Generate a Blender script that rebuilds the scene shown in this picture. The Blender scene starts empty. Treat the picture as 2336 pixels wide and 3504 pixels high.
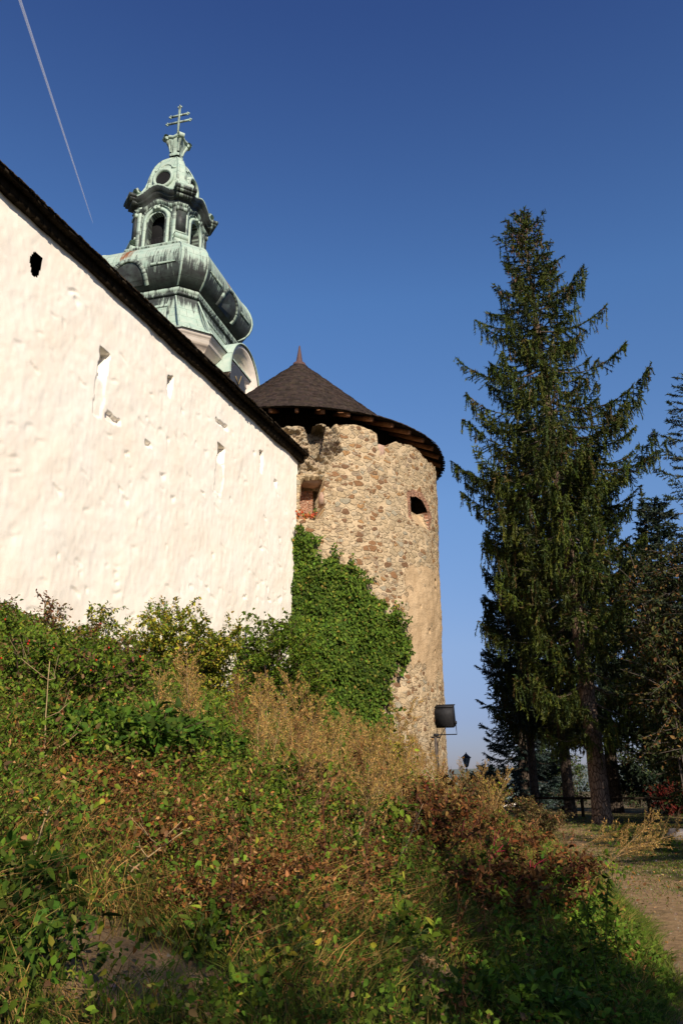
import bpy, math, random
import numpy as np
from mathutils import Vector, Matrix

R = math.radians
scene = bpy.context.scene
COL = scene.collection
ZC = 1.6                                   # eye height above the path

# ---------------------------------------------------------------- camera
cam = bpy.data.cameras.new('camera')
camo = bpy.data.objects.new('camera', cam)
COL.objects.link(camo)
cam.sensor_fit = 'VERTICAL'
cam.sensor_height = 22.5
cam.sensor_width = 15.0
cam.lens = 18.0
cam.clip_start = 0.05
cam.clip_end = 30000
camo.location = (0, 0, ZC)
camo.rotation_euler = (R(90 + 18.35), 0, 0)
scene.camera = camo

# ---------------------------------------------------------------- sky and sun
SUN_AZ, SUN_EL = 161.0, 30.0               # clockwise from +Y (the view heading)
world = bpy.data.worlds.new('World')
scene.world = world
world.use_nodes = True
wt = world.node_tree
sky = wt.nodes.new('ShaderNodeTexSky')
sky.sky_type = 'NISHITA'
sky.sun_disc = False
sky.sun_elevation = R(SUN_EL)
sky.sun_rotation = R(SUN_AZ)
sky.altitude = 700
sky.air_density = 1.0
sky.dust_density = 0.7
sky.ozone_density = 4.5
tint = wt.nodes.new('ShaderNodeMix'); tint.data_type = 'RGBA'; tint.blend_type = 'MULTIPLY'
tint.inputs[0].default_value = 1.0; tint.inputs[7].default_value = (.90, 1.0, 1.30, 1)
tcw = wt.nodes.new('ShaderNodeTexCoord'); sxyz = wt.nodes.new('ShaderNodeSeparateXYZ'); air = wt.nodes.new('ShaderNodeValToRGB')
wt.links.new(tcw.outputs['Generated'], sxyz.inputs[0]); wt.links.new(sxyz.outputs[2], air.inputs[0])
for e_ in range(5): air.color_ramp.elements.new(.5)
for e_, (ps, cc_) in zip(air.color_ramp.elements, ((0, (.52, .46, .60)), (.07, (.71, .63, .80)), (.155, (1.07, .94, 1.0)), (.325, (1.27, 1.34, 1.42)), (.54, (1.11, 1.40, 1.64)), (.765, (.70, .87, 1.30)), (1.0, (.66, .84, 1.27)))):
    e_.position = ps; e_.color = tuple(c / 1.7 for c in cc_) + (1,)
wt.links.new(air.outputs[0], tint.inputs[7])
wt.links.new(sky.outputs[0], tint.inputs[6]); wt.links.new(tint.outputs[2], wt.nodes['Background'].inputs[0])
wt.nodes['Background'].inputs[1].default_value = 0.062 * 1.7

sl = bpy.data.lights.new('sun', 'SUN')
slo = bpy.data.objects.new('sun', sl)
COL.objects.link(slo)
sl.energy = 4.4
sl.angle = R(0.55)
sl.color = (1.0, 0.89, 0.76)
tosun = Vector((math.cos(R(SUN_EL)) * math.sin(R(SUN_AZ)), math.cos(R(SUN_EL)) * math.cos(R(SUN_AZ)), math.sin(R(SUN_EL))))
slo.rotation_euler = tosun.to_track_quat('Z', 'Y').to_euler()
slo.location = tosun * 60

scene.view_settings.view_transform = 'Standard'
scene.view_settings.look = 'None'
scene.view_settings.exposure = 0.62
scene.view_settings.gamma = 1.0
scene.cycles.max_bounces = 5
scene.cycles.diffuse_bounces = 3
scene.cycles.transparent_max_bounces = 12

# ---------------------------------------------------------------- helpers
def rng(seed):
    return np.random.default_rng(seed)

def _h(ix, iy, s):
    n = (ix.astype(np.int64) * 374761393 + iy.astype(np.int64) * 668265263 + s * 974711) & 0xffffffff
    n = ((n ^ (n >> 13)) * 1274126177) & 0xffffffff
    n = (n ^ (n >> 16)) & 0xffffff
    return n / float(0xffffff)

def vn(x, y, s=0):
    x = np.asarray(x, float); y = np.asarray(y, float)
    ix = np.floor(x); iy = np.floor(y)
    fx = x - ix; fy = y - iy
    fx = fx * fx * (3 - 2 * fx); fy = fy * fy * (3 - 2 * fy)
    a = _h(ix, iy, s); b = _h(ix + 1, iy, s); c = _h(ix, iy + 1, s); d = _h(ix + 1, iy + 1, s)
    return (a * (1 - fx) + b * fx) * (1 - fy) + (c * (1 - fx) + d * fx) * fy

def fbm(x, y, s=0, o=4):
    t = 0; a = .5; w = 0
    for i in range(o):
        t = t + a * vn(x, y, s + i * 17); w += a; a *= .5
        x = np.asarray(x) * 2.03 + 5.1; y = np.asarray(y) * 2.03 + 9.7
    return t / w

def sm(a, b, t):
    t = np.clip((np.asarray(t, float) - a) / (b - a), 0, 1)
    return t * t * (3 - 2 * t)

def unit(v):
    return v / np.maximum(np.linalg.norm(v, axis=-1, keepdims=True), 1e-9)

def inpoly(x, y, poly):
    x = np.asarray(x); y = np.asarray(y)
    ins = np.zeros(x.shape, bool)
    n = len(poly)
    for i in range(n):
        x0, y0 = poly[i]; x1, y1 = poly[(i + 1) % n]
        if y0 == y1: continue
        c = ((y0 > y) != (y1 > y)) & (x < (x1 - x0) * (y - y0) / (y1 - y0) + x0)
        ins ^= c
    return ins

def make(name, V, F, mat, parent=None, smooth=False, col=None, suv=None, zone=None):
    """one mesh object from arrays; F is a list of (m,k) index arrays"""
    me = bpy.data.meshes.new(name)
    V = np.asarray(V, np.float32).reshape(-1, 3)
    F = [np.asarray(f, np.int32) for f in F if len(f)]
    me.vertices.add(len(V)); me.vertices.foreach_set('co', V.ravel())
    idx = np.concatenate([f.ravel() for f in F])
    tot = np.concatenate([np.full(len(f), f.shape[1], np.int32) for f in F])
    st = np.concatenate([[0], np.cumsum(tot)[:-1]]).astype(np.int32)
    me.loops.add(len(idx)); me.loops.foreach_set('vertex_index', idx)
    me.polygons.add(len(tot)); me.polygons.foreach_set('loop_start', st)
    if smooth:
        me.polygons.foreach_set('use_smooth', np.ones(len(tot), bool))
    me.update(calc_edges=True)
    if col is not None:
        a = me.attributes.new('col', 'FLOAT_COLOR', 'POINT')
        c = np.ones((len(V), 4), np.float32); c[:, :3] = col
        a.data.foreach_set('color', c.ravel())
    if suv is not None:
        a = me.attributes.new('suv', 'FLOAT_VECTOR', 'POINT')
        a.data.foreach_set('vector', np.asarray(suv, np.float32).ravel())
    if zone is not None:
        a = me.attributes.new('zone', 'FLOAT_COLOR', 'POINT')
        c = np.ones((len(V), 4), np.float32); c[:, :3] = zone
        a.data.foreach_set('color', c.ravel())
    me.materials.append(mat)
    o = bpy.data.objects.new(name, me)
    COL.objects.link(o)
    if parent: o.parent = parent
    return o

class MB:
    """collects pieces that become ONE mesh object"""
    def __init__(s): s.V = []; s.F = {}; s.C = []; s.n = 0
    def add(s, V, F, c=None):
        V = np.asarray(V, float).reshape(-1, 3)
        for f in F:
            f = np.asarray(f, np.int64)
            if f.size: s.F.setdefault(f.shape[1], []).append(f + s.n)
        s.V.append(V); s.n += len(V)
        if c is not None:
            s.C.append(np.broadcast_to(np.asarray(c, float), (len(V), 3)))
        return s
    def box(s, c, size, M=None, col=None):
        hx, hy, hz = [k / 2 for k in size]
        V = np.array([[x, y, z] for x in (-hx, hx) for y in (-hy, hy) for z in (-hz, hz)])
        if M is not None: V = V @ np.array(M).T
        V = V + np.array(c)
        return s.add(V, [[(0, 1, 3, 2), (4, 6, 7, 5), (0, 4, 5, 1), (2, 3, 7, 6), (0, 2, 6, 4), (1, 5, 7, 3)]], col)
    def tube(s, P, r, n=6, col=None, caps=True):
        P = np.asarray(P, float); m = len(P)
        r = np.broadcast_to(np.asarray(r, float), (m,))
        T = unit(np.gradient(P, axis=0))
        ref = np.array([0, 0, 1.]) if abs(T[0][2]) < .9 else np.array([1., 0, 0])
        A = unit(np.cross(T, ref)); B = np.cross(T, A)
        a = np.linspace(0, 2 * np.pi, n, endpoint=False)
        V = P[:, None] + r[:, None, None] * (np.cos(a)[None, :, None] * A[:, None] + np.sin(a)[None, :, None] * B[:, None])
        i = np.arange(m - 1)[:, None] * n; j = np.arange(n)[None]; k = (j + 1) % n
        q = np.stack([i + j, i + k, i + n + k, i + n + j], -1).reshape(-1, 4)
        F = [q]
        if caps: F.append(np.array([list(range(n))[::-1]])); F.append(np.array([[(m - 1) * n + x for x in range(n)]]))
        return s.add(V, F, col)
    def lathe(s, prof, n=24, c=(0, 0, 0), col=None):
        prof = np.asarray(prof, float); m = len(prof)
        a = np.linspace(0, 2 * np.pi, n, endpoint=False)
        V = np.stack([prof[:, 0:1] * np.cos(a) + c[0], prof[:, 0:1] * np.sin(a) + c[1], np.repeat(prof[:, 1:2], n, 1) + c[2]], -1)
        i = np.arange(m - 1)[:, None] * n; j = np.arange(n)[None]; k = (j + 1) % n
        return s.add(V, [np.stack([i + j, i + k, i + n + k, i + n + j], -1).reshape(-1, 4)], col)
    def ball(s, c, r, n=10, col=None, sc=(1, 1, 1)):
        a = np.linspace(-np.pi / 2, np.pi / 2, n)
        pr = np.stack([np.cos(a) * r, np.sin(a) * r], -1)
        b = MB().lathe(pr, n); V = b.V[0] * np.array(sc) + np.array(c)
        return s.add(V, b.F[4], col)
    def build(s, name, mat, parent=None, smooth=False):
        F = [np.concatenate(v) for v in s.F.values()]
        return make(name, np.concatenate(s.V), F, mat, parent, smooth, col=np.concatenate(s.C) if s.C else None)

def tag(o, label=None, cat=None, group=None, kind=None):
    if label: o['label'] = label
    if cat: o['category'] = cat
    if group: o['group'] = group
    if kind: o['kind'] = kind
    return o

def empty(name, loc, rz=0.0):
    o = bpy.data.objects.new(name, None)
    o.empty_display_size = .3
    COL.objects.link(o)
    o.location = loc; o.rotation_euler = (0, 0, rz)
    return o

def copy_tree(o, parent=None):
    c = o.copy(); COL.objects.link(c)
    if parent: c.parent = parent
    for ch in list(o.children): copy_tree(ch, c)
    return c

# ---------------------------------------------------------------- foliage meshes
def pal(n, choices, g, jit=.18):
    cs = np.array([c for c, w in choices]); w = np.array([w for c, w in choices], float)
    k = g.choice(len(cs), n, p=w / w.sum())
    c = cs[k] * (1 + jit * g.standard_normal((n, 1))) * (1 + .08 * g.standard_normal((n, 3)))
    return np.clip(c, .003, .9)

def leaf_arrays(P, D, N, L, W, C, fold=.3, droop=.2):
    n = len(P)
    D = unit(D); S = unit(np.cross(D, N)); U = np.cross(S, D)
    L = np.broadcast_to(L, (n,))[:, None]; W = np.broadcast_to(W, (n,))[:, None]
    def p(a, b, u): return P + D * L * a + S * W * b + U * W * u
    V = np.stack([p(0, 0, 0), p(.28, .46, fold * .45), p(.68, .34, fold * .3 - droop * .4), p(1, 0, -droop),
                  p(.68, -.34, fold * .3 - droop * .4), p(.28, -.46, fold * .45)], 1).reshape(-1, 3)
    b = np.arange(n)[:, None] * 6
    F = np.concatenate([b + np.array([[0, 5, 4, 3]]), b + np.array([[0, 3, 2, 1]])])
    return V, F, np.repeat(C, 6, 0)

def blade_arrays(P, D, L, W, C, bend, g):
    n = len(P)
    D = unit(D); S = unit(np.cross(D, g.standard_normal((n, 3))))
    L = np.broadcast_to(L, (n,))[:, None]; W = np.broadcast_to(W, (n,))[:, None]
    B = np.concatenate([bend, np.zeros((n, 1))], 1)
    p1 = P + D * L * .5 + B * L * .12; p2 = P + D * L * .95 + B * L * .55 - np.array([0, 0, 1]) * L * .1 * np.linalg.norm(bend, axis=1)[:, None]
    V = np.stack([P - S * W / 2, P + S * W / 2, p1 + S * W * .4, p1 - S * W * .4, p2], 1).reshape(-1, 3)
    b = np.arange(n)[:, None] * 5
    return V, b + np.array([[0, 1, 2, 3]]), b + np.array([[3, 2, 4]]), np.repeat(C, 5, 0)

# ---------------------------------------------------------------- materials
class NT:
    def __init__(s, name):
        s.m = bpy.data.materials.new(name); s.m.use_nodes = True
        s.t = s.m.node_tree; s.t.nodes.clear()
        s.out = s.n('OutputMaterial')
    def n(s, kind, **kw):
        o = s.t.nodes.new('ShaderNode' + kind)
        for k, v in kw.items():
            if k in ('operation', 'blend_type', 'data_type', 'feature', 'voronoi_dimensions', 'noise_dimensions', 'attribute_name', 'distance', 'interpolation_type', 'wave_type', 'offset', 'offset_frequency', 'squash', 'bands_direction', 'invert'): setattr(o, k, v)
            else:
                inp = o.inputs[int(k[1:])] if (k[0] == 'i' and k[1:].isdigit()) else o.inputs[k]
                s.set(inp, v)
        return o
    def set(s, inp, v):
        if isinstance(v, bpy.types.NodeSocket): s.t.links.new(v, inp)
        elif isinstance(v, bpy.types.Node): s.t.links.new(v.outputs[0], inp)
        else:
            if isinstance(v, (tuple, list)) and len(v) == 3 and inp.type == 'RGBA': v = tuple(v) + (1,)
            inp.default_value = v
    def attr(s, name): return s.n('Attribute', attribute_name=name)
    def noise(s, vec, scale, detail=4, rough=.55, dim='3D'):
        return s.n('TexNoise', Vector=vec, Scale=scale, Detail=detail, Roughness=rough)
    def math(s, op, a, b=0.0):
        return s.n('Math', operation=op, i0=a, i1=b).outputs[0]
    def rng(s, v, a, b, c=0.0, d=1.0):
        return s.n('MapRange', Value=v, i1=a, i2=b, i3=c, i4=d).outputs[0]
    def mix(s, f, a, b, bt='MIX'):
        o = s.t.nodes.new('ShaderNodeMix'); o.data_type = 'RGBA'; o.blend_type = bt
        s.set(o.inputs[0], f); s.set(o.inputs[6], a); s.set(o.inputs[7], b)
        return o.outputs[2]
    def ramp(s, f, stops, interp='LINEAR'):
        o = s.n('ValToRGB', i0=f); r = o.color_ramp; r.interpolation = interp
        while len(r.elements) < len(stops): r.elements.new(.5)
        for e, (p, c) in zip(r.elements, stops): e.position = p; e.color = tuple(c) + (1,) if len(c) == 3 else c
        return o.outputs[0]
    def mapv(s, vec, sc):
        return s.n('Mapping', Vector=vec, Scale=sc).outputs[0]
    def bump(s, h, strength=.5, dist=.05):
        return s.n('Bump', Strength=strength, Distance=dist, Height=h).outputs[0]
    def princ(s, col, rough=.8, normal=None, spec=.3, metal=0.0):
        p = s.n('BsdfPrincipled'); s.set(p.inputs['Base Color'], col); s.set(p.inputs['Roughness'], rough)
        p.inputs['Specular IOR Level'].default_value = spec; p.inputs['Metallic'].default_value = metal
        if normal is not None: s.set(p.inputs['Normal'], normal)
        return p
    def done(s, sh):
        s.t.links.new(sh.outputs[0] if isinstance(sh, bpy.types.Node) else sh, s.out.inputs[0]); return s.m

def m_leaf(name, trans=.25, rough=.5, spec=.35):
    t = NT(name); c = t.attr('col').outputs['Color']
    p = t.princ(c, rough, spec=spec)
    tr = t.n('BsdfTranslucent', Color=t.mix(.5, c, (.5, .55, .1), 'MULTIPLY') if False else c)
    mx = t.n('MixShader', Fac=trans); t.t.links.new(p.outputs[0], mx.inputs[1]); t.t.links.new(tr.outputs[0], mx.inputs[2])
    return t.done(mx)

def m_plain(name, col, rough=.7, nscale=6., var=.35, bump=.2, spec=.3, metal=0., stretch=(1, 1, 1)):
    t = NT(name); oc = t.n('TexCoord').outputs['Object']
    nz = t.noise(t.mapv(oc, stretch), nscale, 6, .6).outputs['Fac']
    f = t.rng(nz, .3, .7, 1 - var, 1 + var)
    c = t.mix(1.0, col, t.n('CombineColor', i0=f, i1=f, i2=f).outputs[0], 'MULTIPLY')
    return t.done(t.princ(c, rough, t.bump(nz, bump, .03), spec, metal))

M = {}
M['leaf'] = m_leaf('leaf', .25, .7, .12)
M['needle'] = m_leaf('needle', .12, .6, .2)
M['dry'] = m_leaf('dry_plant', .12, .8, .1)

def mat_plaster():
    t = NT('old_lime_plaster'); s = t.attr('suv').outputs['Vector']
    n1 = t.noise(s, .7, 5, .6).outputs['Fac']; n2 = t.noise(s, 9, 5, .6).outputs['Fac']; n3 = t.noise(t.mapv(s, (3.2, .9, 1)), 1.3, 4, .6).outputs['Fac']
    c = t.mix(t.rng(n1, .35, .7), (.82, .755, .64), (.80, .70, .56))
    c = t.mix(t.rng(n3, .55, .8, 0, .5), c, (.77, .69, .61))
    c = t.mix(t.rng(n2, .64, .78, 0, .4), c, (.70, .60, .47))
    h = t.math('ADD', t.math('MULTIPLY', n2, .5), t.noise(s, 34, 3, .6).outputs['Fac'])
    return t.done(t.princ(c, .95, t.bump(h, .35, .012), .1))
M['plaster'] = mat_plaster()

def mat_masonry():
    t = NT('rubble_masonry'); s = t.attr('suv').outputs['Vector']; z = t.n('SeparateColor', i0=t.attr('zone').outputs['Color'])
    zp, zb, zr = z.outputs[0], z.outputs[1], z.outputs[2]
    wv = t.noise(s, 2.2, 3, .5).outputs['Color']
    w = t.n('VectorMath', operation='MULTIPLY_ADD', i0=wv, i1=(.34, .26, 0), i2=s).outputs[0]
    w2 = t.n('VectorMath', operation='MULTIPLY_ADD', i0=t.noise(s, 9, 3, .6).outputs['Color'], i1=(.10, .10, 0), i2=w).outputs[0]
    def layer(sx, sy, lo, rr0, rr1):
        v = t.mapv(w2, (sx, sy, 1))
        a = t.n('TexVoronoi', voronoi_dimensions='2D', feature='F1', Vector=v, Scale=1.0, Randomness=.9)
        e = t.n('TexVoronoi', voronoi_dimensions='2D', feature='DISTANCE_TO_EDGE', Vector=v, Scale=1.0, Randomness=.9)
        sep = t.n('SeparateColor', i0=a.outputs['Color'])
        rad = t.rng(sep.outputs[2], 0, 1, rr0, rr1)
        d = t.math('MINIMUM', t.math('SUBTRACT', e.outputs['Distance'], lo), t.math('SUBTRACT', rad, a.outputs['Distance']))
        return t.rng(d, -.02, .06), sep.outputs[0], sep.outputs[1], d
    m1, r1, b1, d1 = layer(3.3, 5.4, .05, .36, .74)
    m2, r2, b2, d2 = layer(6.4, 11.0, .05, .30, .70)
    big = t.rng(t.math('ADD', t.noise(s, 1.3, 2, .5).outputs['Fac'], t.math('MULTIPLY', b1, .3)), .50, .60)
    stones = [(0, (.37, .28, .165)), (.16, (.43, .34, .215)), (.30, (.18, .080, .030)), (.40, (.33, .26, .16)), (.52, (.115, .050, .022)), (.60, (.40, .305, .185)), (.72, (.28, .145, .052)), (.79, (.27, .25, .185)), (.87, (.40, .33, .225)), (.95, (.22, .165, .115))]
    sc1 = t.ramp(r1, stones, 'CONSTANT'); sc2 = t.ramp(r2, stones, 'CONSTANT')
    sc = t.mix(big, sc2, sc1); mk = t.n('Mix', data_type='FLOAT', i0=big, i2=m2, i3=m1).outputs[0]
    fine = t.noise(s, 16, 5, .65).outputs['Fac']
    sc = t.mix(.65, sc, t.ramp(fine, [(.25, (.45, .45, .45)), (.75, (1.5, 1.42, 1.3))]), 'MULTIPLY')
    mort = t.mix(t.rng(fine, .3, .75), (.41, .30, .175), (.56, .43, .265))
    mort = t.mix(t.rng(t.noise(s, .9, 3, .5).outputs['Fac'], .5, .7, 0, .6), mort, (.44, .34, .215))
    sc = t.mix(.14, sc, mort)
    c = t.mix(mk, mort, sc)
    # remains of smooth render over the stones
    pn = t.math('ADD', zp, t.math('MULTIPLY', t.math('SUBTRACT', t.noise(s, 1.2, 7, .7).outputs['Fac'], .5), 3.6))
    pm = t.rng(pn, .47, .53)
    pl = t.mix(t.rng(t.noise(t.mapv(s, (1, .35, 1)), 2.4, 6, .65).outputs['Fac'], .35, .68), (.37, .255, .14), (.50, .36, .21))
    pl = t.mix(t.rng(t.noise(s, 7, 5, .7).outputs['Fac'], .58, .72, 0, .8), pl, (.37, .26, .16))
    c = t.mix(pm, c, pl)
    # fired brick
    bk = t.n('TexBrick', Vector=t.mapv(w, (1, 1, 1)), Color1=(.30, .12, .06, 1), Color2=(.20, .085, .05, 1), Mortar=(.5, .4, .28, 1), Scale=4.2)
    c = t.mix(t.rng(zb, .4, .6), c, t.mix(.7, bk.outputs['Color'], t.ramp(fine, [(.2, (.5, .5, .5)), (.8, (1.4, 1.4, 1.4))]), 'MULTIPLY'))
    # crumbled core of the wall: greyer, little mortar
    c = t.mix(t.rng(zr, .3, .7, 0, .75), c, t.mix(m2, (.40, .31, .20), t.mix(.45, sc2, (.38, .33, .24))))
    h = t.math('ADD', t.math('MULTIPLY', t.math('MULTIPLY', mk, t.math('SUBTRACT', 1.0, pm)), 1.0), t.math('MULTIPLY', fine, .6))
    return t.done(t.princ(c, .92, t.bump(h, 1.0, .06), .15))
M['masonry'] = mat_masonry()

def mat_copper():
    t = NT('weathered_copper'); s = t.attr('suv').outputs['Vector']; z = t.n('SeparateColor', i0=t.attr('zone').outputs['Color'])
    wear, rust = z.outputs[0], z.outputs[1]
    st = t.noise(t.mapv(s, (9., .55, 1)), 1.0, 6, .7).outputs['Fac']
    st2 = t.noise(t.mapv(s, (2.6, .4, 1)), 1.0, 4, .6).outputs['Fac']
    n = t.noise(s, 2.6, 6, .65).outputs['Fac']
    k = t.math('ADD', t.math('ADD', t.math('MULTIPLY', t.math('SUBTRACT', st, .5), 2.0), t.math('MULTIPLY', t.math('SUBTRACT', st2, .5), 1.2)), t.math('MULTIPLY', t.math('SUBTRACT', n, .5), .8))
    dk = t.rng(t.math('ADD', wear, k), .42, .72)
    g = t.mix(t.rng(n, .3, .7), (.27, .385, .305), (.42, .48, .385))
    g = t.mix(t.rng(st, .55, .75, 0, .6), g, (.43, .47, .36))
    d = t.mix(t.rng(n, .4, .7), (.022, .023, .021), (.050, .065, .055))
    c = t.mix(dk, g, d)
    rs = t.rng(t.math('ADD', rust, t.math('MULTIPLY', t.math('SUBTRACT', st, .5), 1.6)), .4, .75)
    c = t.mix(rs, c, (.22, .085, .03))
    # sheet seams
    bk = t.n('TexBrick', Vector=s, Color1=(1, 1, 1, 1), Color2=(.86, .86, .86, 1), Mortar=(.30, .32, .30, 1), Scale=1.0, offset=.5)
    bk.inputs['Mortar Size'].default_value = .012; bk.inputs['Brick Width'].default_value = .9; bk.inputs['Row Height'].default_value = .62
    c = t.mix(.75, c, bk.outputs['Color'], 'MULTIPLY')
    return t.done(t.princ(c, .62, t.bump(t.math('ADD', bk.outputs['Fac'], t.math('MULTIPLY', n, .8)), .35, .02), .35))
M['copper'] = mat_copper()
M['white_stone'] = m_plain('pale_stucco', (.72, .63, .53), .9, 3., .12, .1)
M['black'] = m_plain('black_opening_shade', (.004, .004, .004), .9, 5., .3)  # near-black colour painting the shade inside the church tower openings
M['iron'] = m_plain('black_iron', (.016, .015, .015), .65, 12., .3, .05, .2)
M['darkwood'] = m_plain('tarred_wood', (.020, .014, .008), .9, 5., .5, .3, .1, stretch=(.3, .3, 3))
M['rafter'] = m_plain('brown_rafter_wood', (.25, .115, .055), .85, 6., .45, .3, .15)
M['board'] = m_plain('red_brown_boards', (.07, .030, .020), .85, 4., .4, .3, .15, stretch=(4, 4, .4))
M['shingle'] = None
t = NT('old_wood_shingles'); c = t.attr('col').outputs['Color']; oc = t.n('TexCoord').outputs['Object']
nz = t.noise(oc, 14, 4, .6).outputs['Fac']
M['shingle'] = t.done(t.princ(t.mix(.6, c, t.ramp(nz, [(.3, (.6, .6, .6)), (.7, (1.3, 1.3, 1.3))]), 'MULTIPLY'), .85, t.bump(nz, .3, .02), .2))
M['sandstone'] = m_plain('pink_sandstone', (.36, .235, .165), .9, 5., .3, .3)
M['pot'] = m_plain('rusty_metal_sheet', (.085, .045, .036), .7, 8., .3)
M['clock'] = m_plain('grey_clock_dial', (.045, .05, .06), .7, 4., .2)
M['gold'] = m_plain('dull_gilding', (.20, .15, .07), .6, 4., .2)

def mat_bark(name, a, b, sc=3.):
    t = NT(name); s = t.attr('suv').outputs['Vector']
    v = t.n('TexVoronoi', feature='DISTANCE_TO_EDGE', voronoi_dimensions='2D', Vector=t.mapv(s, (9, 4.5, 1)), Scale=1.0)
    n = t.noise(s, sc, 6, .65).outputs['Fac']; f = t.rng(v.outputs['Distance'], .0, .16)
    c = t.mix(f, tuple(x * .35 for x in a), t.mix(t.rng(n, .35, .65), a, b))
    return t.done(t.princ(c, .95, t.bump(t.math('ADD', f, n), .8, .03), .1))
M['bark'] = mat_bark('scaly_bark', (.13, .085, .058), (.24, .165, .115))
M['bark_dark'] = mat_bark('dark_bark', (.055, .040, .030), (.09, .068, .05))

def mat_ground():
    t = NT('soil_and_turf'); oc = t.n('TexCoord').outputs['Object']; z = t.n('SeparateColor', i0=t.attr('zone').outputs['Color'])
    n1 = t.noise(oc, .9, 6, .65).outputs['Fac']; n2 = t.noise(oc, 7, 6, .7).outputs['Fac']; n3 = t.noise(oc, 42, 4, .7).outputs['Fac']
    soil = t.mix(t.rng(n2, .3, .7), (.16, .098, .046), (.36, .235, .115))
    soil = t.mix(t.rng(n3, .60, .72, 0, .7), soil, (.33, .26, .19))
    turf = t.mix(t.rng(n2, .35, .7), (.026, .028, .009), (.085, .068, .026))
    gm = t.rng(t.math('ADD', z.outputs[0], t.math('MULTIPLY', t.math('SUBTRACT', n1, .5), 1.8)), .40, .62)
    c = t.mix(gm, soil, turf)
    return t.done(t.princ(c, .97, t.bump(t.math('ADD', n2, t.math('MULTIPLY', n3, .6)), .9, .05), .1))
M['ground'] = mat_ground()
M['rock'] = m_plain('grey_rock', (.20, .17, .145), .9, 5., .4, .6)
M['house'] = m_plain('whitewashed_house_wall', (.74, .66, .56), .9, 1., .1)
M['houseroof'] = m_plain('grey_green_roof', (.10, .13, .11), .8, 3., .2)
M['glass'] = m_plain('lamp_glass', (.20, .23, .25), .15, 2., .1, 0, .5)
M['dial'] = M['clock']
t = NT('far_hills'); oc = t.n('TexCoord').outputs['Object']
M['hill'] = t.done(t.princ(t.ramp(t.noise(oc, .02, 6, .6).outputs['Fac'], [(.35, (.10, .13, .12)), (.65, (.17, .18, .14))]), .95, spec=.1))

# ================================================================= THE GROUND
def xe(y):
    return np.interp(y, [-30, 0, 4, 7.5, 11, 15, 21.4, 30, 45, 80], [-3, -1.3, 1.15, 2.85, 3.75, 4.5, 5.5, 6.8, 8, 9])
def hgt(x, y):
    x = np.asarray(x, float); y = np.asarray(y, float)
    d = (xe(y) - x) * .95
    s = np.where(d < 0, 0, d * d / (np.abs(d) + .5)) * .42
    fade = 1 - sm(30, 50, y)
    base = .25 * sm(14, 33, y) - sm(52, 130, y) * 12
    rough = (fbm(x * .9, y * .9, 3) - .5) * .16 * sm(-.3, 1.2, d) * (1 - sm(45, 60, y)) + (fbm(x * .35, y * .35, 8) - .5) * .14
    return base + np.minimum(s, 5.2) * fade + rough
def H1(x, y): return float(hgt(np.array([x]), np.array([y]))[0])

gx = np.concatenate([np.linspace(-6000, -60, 14), np.linspace(-50, -14, 26), np.linspace(-13, 16, 240), np.linspace(17, 60, 36), np.linspace(75, 6000, 14)])
gy = np.concatenate([np.linspace(-3000, -25, 8), np.linspace(-20, 0, 30), np.linspace(.15, 40, 270), np.linspace(41, 130, 60), np.linspace(160, 9000, 16)])
GX, GY = np.meshgrid(gx, gy)
GZ = hgt(GX, GY)
dd = (xe(GY) - GX)
turf = sm(-.2, .5, dd) * .55 + sm(.6, 2.2, -dd) * .42 + sm(-.35, -1.0, dd) * .10 + .26
def bare(x, y):
    G_ = lambda cx, cy, sx, sy: np.exp(-((x - cx) / sx) ** 2 - ((y - cy) / sy) ** 2)
    return G_(-.78, 4.42, .38, .22) * 1.3 + G_(.62, 5.9, .36, .36) + G_(-1.2, 4.15, .35, .25) * 1.3 + G_(1.35, 6.6, .3, .3) * .7 + G_(4.2, 16.5, .6, 1.4) * .9
turf = np.where(GY > 40, .62, turf) - .8 * np.clip(bare(GX, GY), 0, 1)
nx, ny = len(gx), len(gy)
ii = (np.arange(ny - 1)[:, None] * nx + np.arange(nx - 1)[None]).ravel()
ground = make('ground', np.stack([GX, GY, GZ], -1), [np.stack([ii, ii + 1, ii + nx + 1, ii + nx], -1)], M['ground'], smooth=True,
              zone=np.stack([turf, turf, turf], -1).reshape(-1, 3))
tag(ground, kind='structure')

# low hills at the horizon
hb = MB()
ax_ = np.linspace(-60, 60, 121)
for rr, amp, sd in ((1900, 22, 5), (2600, 60, 9)):
    top = -14 + amp * (.35 + fbm(ax_ * .09, ax_ * 0 + sd, sd, 4))
    pts = []
    for a, h in zip(ax_, top):
        ca, sa = math.cos(R(a)), math.sin(R(a))
        pts += [(sa * (rr - 500), ca * (rr - 500), -30), (sa * rr, ca * rr, h), (sa * (rr + 600), ca * (rr + 600), -40)]
    q = []
    for i in range(len(ax_) - 1):
        for j in range(2): q.append((3 * i + j, 3 * i + j + 1, 3 * i + 4 + j, 3 * i + 3 + j))
    hb.add(pts, [q])
tag(hb.build('distant_hills', M['hill'], smooth=True), kind='structure')

# ================================================================= CASTLE WALL
PE = np.array([-1.606, 27.85]); WE = np.array([-.3404, -.9403]); WN = np.array([.9403, -.3404])
WLEN = 24.0
cw = empty('castle_wall', (float(PE[0]), float(PE[1]), 0))
tag(cw, 'long whitewashed castle wall with lumpy plaster, niches and a dark shingled top', 'castle wall')
def wpos(t, z, n):
    t = np.asarray(t, float)
    return np.stack([WE[0] * t + WN[0] * n, WE[1] * t + WN[1] * n, np.asarray(z, float) + 0 * t], -1)   # local to the empty

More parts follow.
